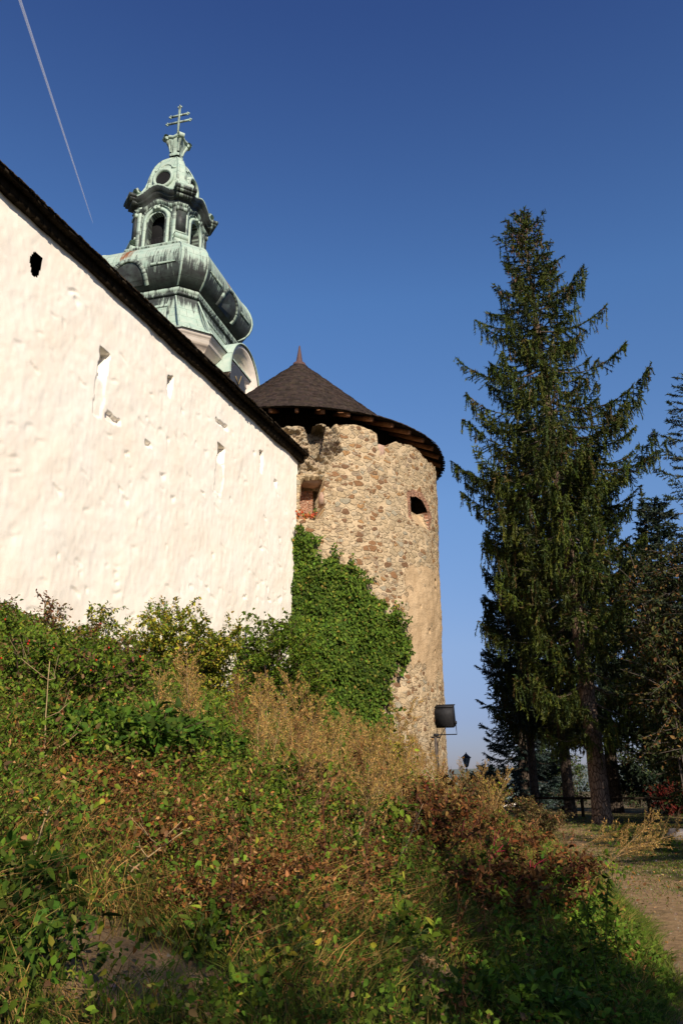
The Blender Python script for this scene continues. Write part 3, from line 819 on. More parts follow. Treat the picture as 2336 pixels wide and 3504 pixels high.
b = MB(); b.box((0, 0, 28.6 + ZC), (2.0, 2.0, 2.6)); b.build('chamber_shade_core', M['black'], ch)  # solid black core, painted as the shade within the lantern; no louvres
for f in range(1, 8, 2):
    c = CM(); fn = ONRM[f]; ft = np.array([-fn[1], fn[0]]); ang = math.atan2(ft[1], ft[0]); rm = (AL + AL * (1 - KF)) / math.sqrt(2)
    def P3(o, x, z): return np.array((fn[0] * (rm + o) + ft[0] * x, fn[1] * (rm + o) + ft[1] * x, z))
    pp = P3(-.14, 0, 28.6); c.box(pp, (.58, .3, 2.7), ang, .8)
    pp = P3(.05, 0, 28.95); c.box(pp, (.50, .14, 1.5), ang, 1.1)
    pp = P3(.06, 0, 29.62); c.box(pp, (.66, .22, .20), ang, .6)
    pp = P3(.02, 0, 28.15); c.box(pp, (.60, .14, .10), ang, .2)
    b = MB(); b.tube([P3(.14, -.36, 27.78), P3(.14, .36, 27.78)], .20, 12); c.raw(b, .15)
    for sg in (-1, 1):
        b = MB(); b.tube([P3(.14, sg * .36, 27.78), P3(.14, sg * .40, 27.78)], .12, 10); c.raw(b, .05)
    pp = P3(.12, 0, 27.48); c.box(pp, (.72, .30, .22), ang, .3)
    c.build('corner_pilaster', True)
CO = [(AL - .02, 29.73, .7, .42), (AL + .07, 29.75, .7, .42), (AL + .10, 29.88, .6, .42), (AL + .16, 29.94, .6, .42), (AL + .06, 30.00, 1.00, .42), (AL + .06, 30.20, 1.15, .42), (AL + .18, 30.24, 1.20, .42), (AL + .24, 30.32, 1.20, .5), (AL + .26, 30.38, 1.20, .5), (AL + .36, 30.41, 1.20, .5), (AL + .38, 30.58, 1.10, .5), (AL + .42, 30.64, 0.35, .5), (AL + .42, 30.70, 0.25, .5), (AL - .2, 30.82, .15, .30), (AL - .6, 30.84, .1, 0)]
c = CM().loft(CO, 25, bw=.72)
for f in range(1, 8, 2):
    fn = ONRM[f]; ft = np.array([-fn[1], fn[0]]); ang = math.atan2(ft[1], ft[0])
    r_ = (AL + .24) * 1.78 / math.sqrt(2)
    for dz, o, w in ((30.54, .16, 1.05), (30.68, .24, 1.2), (30.34, .0, .9)):
        c.box((fn[0] * (r_ + o - .15), fn[1] * (r_ + o - .15), dz), (w, .5, .16), ang, .75)
c.build('lantern_cornice', False)
for f in range(1, 8, 2):
    c = CM(); fn = ONRM[f]; ft = np.array([-fn[1], fn[0]])
    def P4(r, x, z): return np.array((fn[0] * r + ft[0] * x, fn[1] * r + ft[1] * x, z))
    b = MB(); b.tube([P4(2.12, -.46, 31.00), P4(2.12, .46, 31.00)], .24, 14); c.raw(b, .08)
    for sg in (-1, 1):
        b = MB(); b.tube([P4(2.12, sg * .46, 31.00), P4(2.12, sg * .50, 31.00)], .15, 10); c.raw(b, .5)
    pr = [(2.12, 31.24), (2.2, 31.20), (2.05, 31.04), (1.95, 31.02), (1.80, 31.22), (1.66, 31.55), (1.58, 31.9)]
    for sg in (-.4, .4):
        b = MB(); b.tube([P4(r, sg * (1 - .5 * (2.12 - r)), z) for r, z in pr], [.10, .09, .09, .08, .07, .06, .04], 8); c.raw(b, .08)
    P = np.array([[P4(r, x * (1 - .4 * (2.12 - r)), z) for x in (-.42, .42)] for r, z in pr]); S = P.copy(); Zn = np.zeros_like(P); Zn[..., 0] = .1
    c.grid(P, S, Zn)
    c.build('scroll_volute', True)
# -- dome over the lantern
AD = 1.17
dome = [(AD + .06, 30.7, .1), (AD + .04, 31.4, .08), (AD, 32.1, .06), (AD - .06, 32.6, .06), (AD - .16, 33.1, .08), (AD - .32, 33.55, .1), (AD - .54, 33.95, .15), (AD - .80, 34.27, .2), (AD - 1.02, 34.48, .3), (AD - 1.10, 34.62, .4)]
c = CM().loft(dome, 9)
for f in range(0, 8, 2):
    th = np.linspace(np.pi, 0, 11)
    c.strip(dome, f, [(-.74, .52), (-.52, .53)] + [(.52 * math.cos(t), .53 + .10 * math.sin(t)) for t in th] + [(.52, .53), (.74, .52), (.72, .88), (0, .93), (-.72, .88), (-.74, .52)], .07, .05, .15)
    for sg in (-1, 1): c.strip(dome, f, [(sg * .96, q_) for q_ in np.linspace(.02, .98, 12)], .08, .05, .3)
c.build('lantern_dome')
for f in range(0, 8, 2):
    c = CM(); fn = ONRM[f]; ft = np.array([-fn[1], fn[0]])
    th = np.linspace(0, 2 * np.pi, 29)
    rows = []
    for o, rr in ((AD - .15, .66), (AD + .13, .64), (AD + .18, .56), (AD + .16, .50), (AD + .09, .45), (AD - .12, .43)):
        rows.append(np.stack([fn[0] * o + ft[0] * rr * np.cos(th), fn[1] * o + ft[1] * rr * np.cos(th), 32.15 + rr * 1.0 * np.sin(th)], -1))
    P = np.array(rows)[:, ::-1]; S = P.copy(); Zn = np.zeros_like(P); Zn[..., 0] = .12
    c.grid(P, S, Zn); o_ = c.build('round_dormer')
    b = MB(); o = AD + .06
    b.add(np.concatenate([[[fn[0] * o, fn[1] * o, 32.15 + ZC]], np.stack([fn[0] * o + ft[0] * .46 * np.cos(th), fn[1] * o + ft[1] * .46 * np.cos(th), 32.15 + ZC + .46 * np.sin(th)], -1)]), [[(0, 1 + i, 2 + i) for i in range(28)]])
    b.build('opening', M['black'], o_)  # black disc painted as the darkness inside the dormer
# -- urn and double cross
c = CM().loft([(.30, 34.55, .5), (.33, 34.7, .4), (.24, 34.78, .5), (.26, 35.0, .5), (.40, 35.45, .4), (.46, 35.62, .3), (.44, 35.70, .5), (.30, 35.74, .5), (.30, 35.86, .2), (.16, 35.98, .2)])
for f in range(1, 8, 2):
    fn = ONRM[f]; ft = np.array([-fn[1], fn[0]])
    P5 = lambda r, x, z: np.array((fn[0] * r + ft[0] * x, fn[1] * r + ft[1] * x, z))
    b = MB(); b.tube([P5(.68, -.17, 35.72), P5(.68, .17, 35.72)], .17, 12); c.raw(b, .15)
    b = MB(); b.tube([P5(.34, 0, 34.85), P5(.42, 0, 35.2), P5(.56, 0, 35.5), P5(.66, 0, 35.78)], [.07, .08, .11, .15], 8); c.raw(b, .4)
for f in range(0, 8, 2):
    fn = ONRM[f]; ft = np.array([-fn[1], fn[0]])
    b = MB(); p = fn * .45
    b.tube([np.array((p[0] - ft[0] * .28, p[1] - ft[1] * .28, 35.80)), np.array((p[0], p[1], 35.70)), np.array((p[0] + ft[0] * .28, p[1] + ft[1] * .28, 35.80))], .11, 8); c.raw(b, .2)
c.build('urn_finial', True)
c = CM()
c.box((0, 0, 37.15), (.11, .09, 2.35), 0, .45)
for z, hw in ((37.72, .52), (37.22, .70)): c.box((0, 0, z), (2 * hw, .086, .10), 0, .45)
ends = [(0, 38.36, 0)]
for z, hw in ((37.72, .56), (37.22, .74)):
    for sg in (-1, 1): ends.append((sg * hw, z, sg))
for x, z, sg in ends:
    b = MB()
    if sg == 0:
        for dx, dz in ((0, .08), (-.09, -.02), (.09, -.02)): b.ball((dx, 0, z + dz), .062, 8)
    else:
        for dx, dz in ((.08, 0), (-.02, .085), (-.02, -.085)): b.ball((x + sg * dx * .8, 0, z + dz * .8), .058, 8)
    c.raw(b, .15)
c.build('double_cross', False)
# -- arched gable with the clock on the right-hand face
for f in (2,):
    fn = ONRM[f]; ft = np.array([-fn[1], fn[0]])
    th = np.linspace(-.12, np.pi + .12, 41)
    def arch_mesh(prof, name, mat, zc=19.25, copper=False):
        c = CM(); rows = []
        for o, rr in prof:
            rows.append(np.stack([fn[0] * (A0 + o) + ft[0] * rr * np.cos(th), fn[1] * (A0 + o) + ft[1] * rr * np.cos(th), zc + rr * 1.05 * np.sin(th)], -1))
        P = np.array(rows)[:, ::-1]; S = P.copy(); Zn = np.zeros_like(P); Zn[..., 0] = .05; c.grid(P, S, Zn)
        return c.build(name, False, mat)
    arch_mesh([(-.2, 1.98), (.80, 1.98), (.84, 1.90), (.84, 1.78), (.70, 1.72), (.66, 1.56), (.50, 1.52), (.46, 1.36), (.12, 1.32), (.10, 1.05)], 'clock_gable', M['white_stone'])
    arch_mesh([(-.6, 2.03), (.92, 2.03), (.94, 1.97), (.86, 1.96)], 'gable_flashing', M['copper'])
    th2 = np.linspace(0, 2 * np.pi, 41)
    b = MB(); o = A0 + .62
    b.add(np.concatenate([[[fn[0] * o - ft[0] * .35, fn[1] * o - ft[1] * .35, 19.1 + ZC]], np.stack([fn[0] * o + ft[0] * (1.0 * np.cos(th2) - .35), fn[1] * o + ft[1] * (1.0 * np.cos(th2) - .35), 19.1 + ZC + 1.02 * np.sin(th2)], -1)]), [[(0, 1 + i, 2 + i) for i in range(40)]])
    dial = b.build('clock_dial', M['clock'], ch)
    for a, L in ((1.1, .75), (2.5, .5)):
        b = MB(); p = fn * (o + .03) - ft * .35; q = p + ft * L * math.cos(a)
        b.tube([(p[0], p[1], 19.1 + ZC), (q[0], q[1], 19.1 + ZC + L * math.sin(a))], .03, 5)
        b.build('clock_hand', M['gold'], dial)

# ================================================================= TREES
def trunk_obj(name, P, r, mat, parent, n=14, rough=.04, seed=0):
    P = np.asarray(P, float); r = np.asarray(r, float); m = len(P)
    g = rng(seed)
    a = np.linspace(0, 2 * np.pi, n, endpoint=False)
    lump = 1 + rough * g.standard_normal((m, n))
    V = P[:, None] + np.stack([np.cos(a)[None] * r[:, None] * lump, np.sin(a)[None] * r[:, None] * lump, 0 * lump], -1)
    i = np.arange(m - 1)[:, None] * n; j = np.arange(n)[None]; k = (j + 1) % n
    F = np.stack([i + j, i + k, i + n + k, i + n + j], -1).reshape(-1, 4)
    suv = np.stack([np.broadcast_to(np.abs(a - np.pi)[None] * .35, (m, n)), np.repeat(P[:, 2:3], n, 1), np.zeros((m, n))], -1)
    return make(name, V, [F], mat, parent, True, suv=suv)

def spikes(P, D, L, W, C, g):
    n = len(P); D = unit(D); S = unit(np.cross(D, g.standard_normal((n, 3))))
    L = np.broadcast_to(L, (n,))[:, None]; W = np.broadcast_to(W, (n,))[:, None]
    V = np.stack([P - S * W / 2, P + S * W / 2, P + D * L], 1).reshape(-1, 3)
    F = np.arange(3 * n).reshape(-1, 3)
    return V, F, np.repeat(C, 3, 0)

def spruce(name, label, x, y, H, rb, z0, prof, lean=(0, 0), seed=1, step=.42, nb=6, droop=1.0, hang=.45, palette=None, fine=.085, spk=(.14, .05), bark='bark', cat='spruce tree', cones=0, dead=0, group=None, wide=.35):
    g = rng(seed); zb = H1(x, y) - .1
    root = empty(name, (x, y, zb)); tag(root, label, cat, group)
    def axis(z):
        z = np.asarray(z, float); s = np.clip(z / H, 0, 1)
        return np.stack([lean[0] * s ** 1.2, lean[1] * s ** 1.2, z], -1)
    zt = np.concatenate([[0, .12, .3, .6, 1.0], np.linspace(1.6, H, 26)])
    rt_ = rb * (1 - zt / H) ** .85 + .012; rt_[:5] *= [1.3, 1.2, 1.12, 1.06, 1.02]
    trunk_obj('trunk', axis(zt), rt_, M[bark], root, seed=seed)
    twP, twD, twL, twG, twS, lb = [], [], [], [], [], MB()
    z = z0
    while z < H - .12:
        f = z / H
        k = max(3, int(round(nb * (1 - .12 * f))))
        az0 = g.uniform(0, 6.28); wl_ = g.uniform(.62, 1.12)
        for b in range(k):
            az = az0 + 6.283 * b / k + g.normal(0, .25)
            L = prof(z) * wl_ * (g.uniform(.72, 1.08) if g.random() < .8 else g.uniform(.3, .6)); hb_ = g.uniform(.35, 1.5); sh_ = g.uniform(.7, 1.25)
            if L < .08: continue
            zz = z + g.normal(0, .07)
            dr = np.array([math.cos(az), math.sin(az)])
            u = np.linspace(0, 1, 14)
            top = sm(.62, .97, f)
            vz = L * ((.55 * u) * top + (1 - top) * droop * (-.78 * u * (1 - .25 * f) + .74 * u ** 2.4))
            base = axis(zz)
            bp = np.stack([base[0] + dr[0] * L * u, base[1] + dr[1] * L * u, zz + vz], -1)
            if L > .8: lb.tube(bp[:11], np.linspace(.014 + .011 * L, .006, 11), 4, (.085, .062, .045) if g.random() > dead else (.23, .20, .17))
            # side shoots and hanging twigs
            nt = max(4, int(L / .085))
            s = np.sqrt(g.uniform(.03, 1, nt)) if L > .6 else g.uniform(.05, 1, nt)
            idx = s * 13; i0 = np.clip(idx.astype(int), 0, 12); fr = (idx - i0)[:, None]
            p = bp[i0] * (1 - fr) + bp[i0 + 1] * fr
            tan = unit(bp[i0 + 1] - bp[i0])
            sd = np.where(g.random(nt) < .5, -1, 1)[:, None]
            side = np.stack([-dr[1] * np.ones(nt), dr[0] * np.ones(nt), np.zeros(nt)], -1) * sd
            lt = (wide * L * (1 - s) ** .8 * g.uniform(.5, 1.1, nt) + .16)
            dl = unit(tan * .75 + side * g.uniform(.5, 1.1, (nt, 1)) + np.array([0, 0, -.28 * droop]))
            twP.append(p); twD.append(dl); twL.append(lt); twG.append(np.full(nt, .25 * droop)); twS.append(np.full(nt, sh_))
            # hanging
            nh = int(nt * (1.1 if hang > 0 else 0) * (1 - .75 * top))
            if nh:
                q = g.integers(0, nt, nh); off = g.uniform(.1, 1, nh)[:, None]
                ph = p[q] + dl[q] * lt[q][:, None] * off
                twP.append(ph); twD.append(unit(np.stack([g.normal(0, .16, nh), g.normal(0, .16, nh), -np.ones(nh)], -1))); twL.append(hang * hb_ * g.uniform(.3, 1.25, nh) * min(1, .35 + L / 3)); twG.append(np.zeros(nh)); twS.append(np.full(nh, sh_ * .9))
            # the shoot itself
            u2 = np.arange(0, 1, .22 / max(L, .25)); ix = u2 * 13; i0 = np.clip(ix.astype(int), 0, 12)
            twP.append(bp[i0]); twD.append(unit(bp[i0 + 1] - bp[i0])); twL.append(np.full(len(u2), .25)); twG.append(np.zeros(len(u2))); twS.append(np.full(len(u2), sh_))
        z += step * (1.15 - .55 * f) * g.uniform(.8, 1.2)
    twP.append(axis(np.linspace(H - 1.2, H - .1, 9))); twD.append(np.tile([0, 0, 1.], (9, 1))); twL.append(np.full(9, .22)); twG.append(np.zeros(9)); twS.append(np.ones(9))
    P = np.concatenate(twP); D = np.concatenate(twD); L = np.concatenate(twL); G = np.concatenate(twG)
    m = np.maximum(1, np.ceil(L / fine)).astype(int)
    r_ = np.repeat(np.arange(len(P)), m); start = np.concatenate([[0], np.cumsum(m)[:-1]])
    k = np.arange(len(r_)) - start[r_]; s = (k + .5) / m[r_] * L[r_]
    B = P[r_] + D[r_] * s[:, None]; B[:, 2] -= G[r_] * s * s * .8
    base_c = pal(len(P), palette, g, .2) * np.concatenate(twS)[:, None]
    Vs, Fs, Cs = [], [], []; nv = 0
    for rep in range(2):
        d = unit(D[r_] * .75 + g.standard_normal((len(r_), 3)) * .52 + np.array([0, 0, -.12]))
        c = base_c[r_] * g.uniform(.75, 1.3, (len(r_), 1))
        v, f, cc = spikes(B - d * spk[0] * .15, d, spk[0] * g.uniform(.7, 1.3, len(r_)), spk[1], c, g)
        Vs.append(v); Fs.append(f + nv); Cs.append(cc); nv += len(v)
    if cones:
        tip = np.argsort(-P[:, 2] + g.uniform(0, H * .5, len(P)))[:cones]
        pc = P[tip] + np.array([0, 0, -.1]); n3 = len(pc)
        v, f, cc = spikes(pc, np.tile([0, 0, -1.], (n3, 1)) + g.normal(0, .1, (n3, 3)), .22, .07, np.tile([.10, .05, .025], (n3, 1)), g)
        Vs.append(v); Fs.append(f + nv); Cs.append(cc); nv += len(v)
    cb = MB(); cb.add(np.concatenate(Vs), [np.concatenate(Fs)]); cb.C.append(np.concatenate(Cs))
    if lb.n:
        for fs in lb.F.values():
            for f_ in fs: cb.F.setdefault(f_.shape[1], []).append(f_ + cb.n)
        cb.V += lb.V; cb.C += lb.C; cb.n += lb.n
    cb.build('crown', M['needle'], root)
    return root

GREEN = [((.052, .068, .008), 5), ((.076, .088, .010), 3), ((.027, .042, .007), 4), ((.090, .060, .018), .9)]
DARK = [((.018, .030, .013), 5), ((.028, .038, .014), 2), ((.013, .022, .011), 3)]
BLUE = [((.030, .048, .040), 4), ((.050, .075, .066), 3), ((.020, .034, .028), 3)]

def prof_main(z):
    return float(np.interp(z, [2.5, 4.5, 8, 11, 14, 17, 19.5, 22, 24.5, 26, 27.2], [2.5, 3.0, 3.5, 3.8, 4.0, 3.8, 3.1, 2.2, 1.3, .65, .12]))
spruce('spruce_tree', 'tallest green spruce with drooping branches and thick trunk in front of the other conifers', 9.43, 31.6, 26.6, .33, 3.5, prof_main, (-1.15, 0), 3, .56, 7, 1.05, .60, GREEN, .062, (.14, .05), 'bark', cones=420, dead=.15)
spruce('spruce_tree', 'silvery blue spruce with shaggy outline between tower and tallest spruce', 9.35, 44.2, 15.2, .28, .9, lambda z: float(np.interp(z, [.8, 3, 7, 10.5, 13.5, 15.2], [2.1, 2.6, 2.5, 2.0, 1.0, .1])), (.3, 0), 5, .42, 7, .75, .0, BLUE, .09, (.15, .065), 'bark_dark', wide=.55)
spruce('spruce_tree', 'slim spruce with hanging fronds and bare dark trunk left of the thick trunk', 8.75, 39.2, 17.5, .20, 4.3, lambda z: float(np.interp(z, [4, 6, 10, 14, 17.5], [1.7, 2.0, 1.9, 1.2, .1])), (-.4, 0), 7, .46, 6, 1.15, .75, GREEN, .10, (.17, .065), 'bark_dark')
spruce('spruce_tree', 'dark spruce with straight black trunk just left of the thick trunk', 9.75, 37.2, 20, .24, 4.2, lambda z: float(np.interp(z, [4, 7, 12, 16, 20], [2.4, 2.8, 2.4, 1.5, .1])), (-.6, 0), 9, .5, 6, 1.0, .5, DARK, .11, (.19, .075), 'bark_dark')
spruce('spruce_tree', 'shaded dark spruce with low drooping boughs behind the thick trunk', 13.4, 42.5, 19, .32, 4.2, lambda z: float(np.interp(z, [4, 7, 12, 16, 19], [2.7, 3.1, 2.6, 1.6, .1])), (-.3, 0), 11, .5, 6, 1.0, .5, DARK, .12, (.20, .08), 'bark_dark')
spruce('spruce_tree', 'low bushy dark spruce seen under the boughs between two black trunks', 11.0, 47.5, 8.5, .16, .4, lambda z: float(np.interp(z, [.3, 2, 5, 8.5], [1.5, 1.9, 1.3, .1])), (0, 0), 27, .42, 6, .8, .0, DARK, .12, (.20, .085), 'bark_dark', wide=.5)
spruce('spruce_tree', 'open branched spruce cut off by the right edge of the photo', 12.75, 27.0, 16.0, .27, 5.0, lambda z: float(np.interp(z, [5, 8, 12, 15, 16.6], [2.4, 2.4, 1.9, 1.0, .1])), (0, 0), 13, .62, 5, .55, .0, [((.036, .052, .030), 4), ((.055, .065, .036), 2), ((.024, .036, .020), 3)], .09, (.14, .055), 'bark_dark', wide=.5)
spruce('spruce_tree', 'small distant spruce whose pointed tip shows beside the tallest spruce', 22.1, 57.0, 22.0, .24, 2.5, lambda z: float(np.interp(z, [2, 8, 14, 18, 21.5], [3.0, 2.8, 2.0, 1.1, .1])), (0, 0), 15, .5, 6, .7, .0, DARK, .13, (.2, .085), 'bark_dark', wide=.5)
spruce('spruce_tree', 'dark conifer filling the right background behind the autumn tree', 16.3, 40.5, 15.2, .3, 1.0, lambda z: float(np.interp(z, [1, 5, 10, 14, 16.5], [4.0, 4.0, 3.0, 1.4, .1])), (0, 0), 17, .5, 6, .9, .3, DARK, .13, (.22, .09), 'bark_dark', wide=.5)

# ---------------------------------------------------------------- leafy bushes and trees
def bez(p0, p1, p2, t):
    t = np.asarray(t)[:, None]
    return p0 * (1 - t) ** 2 + 2 * p1 * t * (1 - t) + p2 * t * t

def bush(name, label, cat, x, y, h, spread, nst, nleaf, ls, palette, seed, group=None, base_h=0.0, sub=7, subl=.28, stemcol=(.10, .065, .04), stemr=.012, zoff=-.05, side=(0, 0), droop=.3, stem_name='stems', leaf_name='foliage', inner=.25, berries=None, copies=()):
    g = rng(seed)
    root = empty(name, (x, y, H1(x, y) + zoff)); tag(root, label, cat, group)
    st = MB(); A, B = [], []
    for i in range(nst):
        a = g.uniform(0, 6.283); rr = math.sqrt(g.random())
        p0 = np.array([math.cos(a) * rr * spread * .22, math.sin(a) * rr * spread * .22, 0])
        p2 = np.array([math.cos(a) * rr * spread + side[0], math.sin(a) * rr * spread + side[1], h * g.uniform(.62, 1.0) * (1 - .28 * rr * rr)])
        p1 = p0 * .7 + np.array([p2[0] * .25, p2[1] * .25, p2[2] * .72])
        C = bez(p0, p1, p2, np.linspace(0, 1, 8))
        st.tube(C, np.linspace(stemr, stemr * .35, 8), 4, stemcol, caps=False)
        A.append(C[5]); B.append(C[7])
        for k in range(sub):
            t = g.uniform(max(base_h, inner), 1.0); q = bez(p0, p1, p2, [t])[0]
            d = unit(np.array([g.normal(), g.normal(), g.normal(.35, .5)])); L = subl * h * g.uniform(.35, 1.0)
            e = q + d * L; e[2] -= droop * L * .4
            if e[2] < .04: continue
            st.tube([q, (q + e) / 2 + np.array([0, 0, .04 * L]), e], [stemr * .4, stemr * .3, stemr * .15], 3, stemcol, caps=False)
            A.append(q); B.append(e)
    A = np.array(A); B = np.array(B)
    k = g.integers(0, len(A), nleaf); s = g.uniform(.1, 1.03, nleaf)[:, None]
    P = A[k] * (1 - s) + B[k] * s + g.normal(0, ls * .45, (nleaf, 3))
    D = unit(B[k] - A[k]) * .5 + g.standard_normal((nleaf, 3)) * .7 + np.array([0, 0, -droop])
    N = np.array([0, 0, 1.]) + g.standard_normal((nleaf, 3)) * .55
    L = ls * g.uniform(.6, 1.35, nleaf)
    v, f, c = leaf_arrays(P, D, N, L, L * g.uniform(.45, .7, nleaf), pal(nleaf, palette, g))
    fo = make(leaf_name, v, [f], M['leaf'], root, col=c)
    st.build(stem_name, M['dry'], root)
    if berries:
        nb_, bc, br = berries; bb = MB(); bb.ball((0, 0, 0), br, 7, np.array(bc), (1, 1, 1.25)); hip = None
        top_ = np.argsort(-(P[:, 2] - P[:, 1] * .7))[:len(P) // 3]
        for k in g.choice(top_, nb_, replace=False):
            if hip is None: hip = bb.build('rose_hip', M['leaf'], root, True); h_ = hip
            else: h_ = hip.copy(); COL.objects.link(h_)
            h_.location = P[k] + np.array([0, -.02, .01])
        pass
    return root

def wallpt(t, off):
    return float(PE[0] + WE[0] * t + WN[0] * off), float(PE[1] + WE[1] * t + WN[1] * off)

YG = [((.30, .29, .022), 5), ((.17, .20, .022), 4), ((.38, .30, .04), 3), ((.32, .20, .05), 1), ((.09, .13, .016), 2)]
MG = [((.082, .135, .011), 5), ((.125, .175, .016), 3), ((.048, .082, .008), 3), ((.21, .21, .02), .8)]
DG = [((.052, .105, .011), 5), ((.082, .145, .014), 4), ((.030, .060, .007), 3)]
RB = [((.16, .075, .035), 3), ((.22, .11, .045), 3), ((.12, .10, .03), 2), ((.20, .05, .03), 1), ((.10, .11, .03), 2)]
RUST = [((.17, .066, .018), 4), ((.24, .100, .026), 3), ((.10, .044, .015), 3), ((.34, .18, .07), 1.3), ((.08, .085, .012), .9)]
TAN = [((.36, .215, .060), 4), ((.28, .155, .042), 4), ((.42, .27, .085), 2), ((.17, .13, .03), 2.5)]

x, y = wallpt(4.0, 1.0)
bush('elder_bush', 'tall green elder bush against the white wall beside the ivy', 'bush', x, y, 3.95, 1.5, 34, 7800, .11, MG, 101, subl=.22, stemr=.018)
x, y = wallpt(1.7, 1.3)
bush('elder_bush', 'thin leafy green bush squeezed between elder and ivy', 'bush', x, y, 3.0, .6, 10, 1500, .11, MG, 102, subl=.2, stemr=.014)
x, y = wallpt(9.3, 1.1)
bush('yellowing_bush', 'broad yellow green autumn bush standing before the white wall', 'bush', x, y, 2.35, 1.6, 46, 12000, .08, YG + MG[:1], 103, subl=.3)
x, y = wallpt(7.7, 1.2)
bush('yellowing_bush', 'lower yellowing bush right of the broad one, wall showing through its twigs', 'bush', x, y, 1.9, .9, 22, 2800, .075, YG, 104, subl=.3)
x, y = wallpt(6.4, 1.3)
bush('rose_bush', 'sparse dark twiggy bush with wall gleaming through, left of the elder', 'bush', x, y, 1.7, .6, 9, 560, .075, MG + [((.2, .1, .04), 2)], 105, subl=.34)
x, y = wallpt(12.2, 1.0)
bush('yellowing_bush', 'narrow upright leafy shoot rising above the weeds at the far left wall', 'bush', x, y, 1.75, .4, 8, 720, .075, YG + MG, 106, subl=.24)
x, y = wallpt(13.6, .9)
bush('reddish_bush', 'reddish brown autumn bush at the left edge below the wall', 'bush', x, y, 1.05, 1.0, 20, 2000, .065, RB, 107, subl=.3)
x, y = wallpt(11.2, .8)
bush('reddish_bush', 'small dry reddish shrub beside the narrow leafy shoot', 'bush', x, y, .9, .7, 10, 700, .065, RB + YG, 108, subl=.3)
for i, (t_, h_, s_, pl, lab) in enumerate(((14.6, .9, .8, RB + MG, 'low russet scrub at the wall foot by the left edge'), (12.9, .9, .7, YG + MG, 'low yellow green scrub left of the narrow shoot'), (11.6, 1.0, .8, MG + RB[:2], 'low green scrub right of the narrow shoot'), (10.4, 1.1, .8, YG + MG, 'low yellowing scrub left of the broad bush'), (8.4, 1.2, .8, MG + YG, 'low green scrub under the broad yellow bush'), (5.2, 1.0, .6, MG + YG, 'low leafy scrub left of the elder foot'))):
    x, y = wallpt(t_, 1.0)
    bush('wall_scrub', lab, 'scrub', x, y, h_, s_, 18, 1900, .065, pl, 170 + i, subl=.32, inner=.1)
bush('rose_bush', 'wild rose bush with red hips on the left of the bank', 'rose bush', -3.0, 10.2, .95, 1.15, 24, 4000, .06, MG + [((.17, .09, .04), 2)], 109, subl=.3, berries=(26, (.55, .035, .015), .011))
bush('rose_bush', 'low rose thicket with a few red hips by the left edge', 'rose bush', -3.1, 8.3, .95, 1.1, 20, 3600, .055, MG + [((.17, .09, .04), 2)], 110, subl=.3, berries=(14, (.55, .035, .015), .009))
bush('nettle_clump', 'dense dark green leafy clump on the left of the bank above the rusty weeds', 'nettles', -1.95, 7.45, .62, .85, 46, 4200, .085, DG, 111, subl=.35, inner=.1, stemr=.006)
bush('nettle_clump', 'smaller dark green leafy clump right of the dense one', 'nettles', -1.45, 8.5, .5, .6, 26, 1700, .08, DG, 112, subl=.35, inner=.1, stemr=.006)
bush('bramble_bush', 'bright green bramble among the dry stalks in mid bank', 'bramble', -.75, 8.3, .7, .75, 18, 1500, .075, MG, 113, subl=.4)
bush('bramble_bush', 'green bramble patch below the tall tan stalks', 'bramble', .1, 8.6, .6, .7, 16, 1300, .075, MG, 114, subl=.4)
bush('yellow_sapling', 'yellow leaved sapling in front of the ivy foot', 'sapling', .95, 15.6, 1.5, .65, 10, 900, .085, YG, 115, subl=.28)
bush('yellow_sapling', 'small yellow green sapling before the elder bush', 'sapling', -2.6, 17.6, 1.2, .6, 9, 700, .08, YG, 116, subl=.28)

# shaded reddish thicket in the middle of the slope
for i, (x, y, h, s, lab) in enumerate(((1.25, 10.2, 1.15, .9, 'large dark reddish brown thicket in the middle of the slope'), (2.1, 12.2, .72, .8, 'reddish brown thicket right of the large one, below the floodlight'), (1.9, 8.6, .8, .65, 'low dark thicket of withered weeds above the green bank'), (3.0, 15.5, .55, .8, 'brown withered thicket to the right of the floodlight post'), (1.3, 7.7, .6, .6, 'dark withered clump just above the green bank'), (.75, 8.6, .8, .7, 'dark withered clump nearest the tan stalks'))):
    bush('withered_thicket', lab, 'thicket', x, y, h, s, 26, 1900, .06, [((.095, .042, .012), 4), ((.145, .062, .018), 3), ((.20, .11, .035), 2), ((.055, .060, .012), 2.4), ((.24, .07, .02), .7)], 130 + i, subl=.38, stemcol=(.10, .03, .025), stemr=.008, inner=.1)
for i, (x, y, h, s, lab) in enumerate(((-1.25, 5.75, .42, .55, 'rust brown withered dock on the lower left bank'), (-.55, 5.9, .40, .5, 'rust brown withered weeds in the centre of the lower bank'), (-.75, 5.2, .34, .42, 'low rusty brown clump near the bottom of the bank'), (-1.75, 6.2, .42, .5, 'rusty reddish clump under the dark green leaves'), (.05, 6.9, .5, .5, 'rust coloured weed clump below the tan stalks'))):
    bush('withered_dock', lab, 'weed', x, y, h, s, 34, 2800, .030, RUST, 140 + i, subl=.4, stemcol=(.15, .07, .04), stemr=.005, inner=.1)

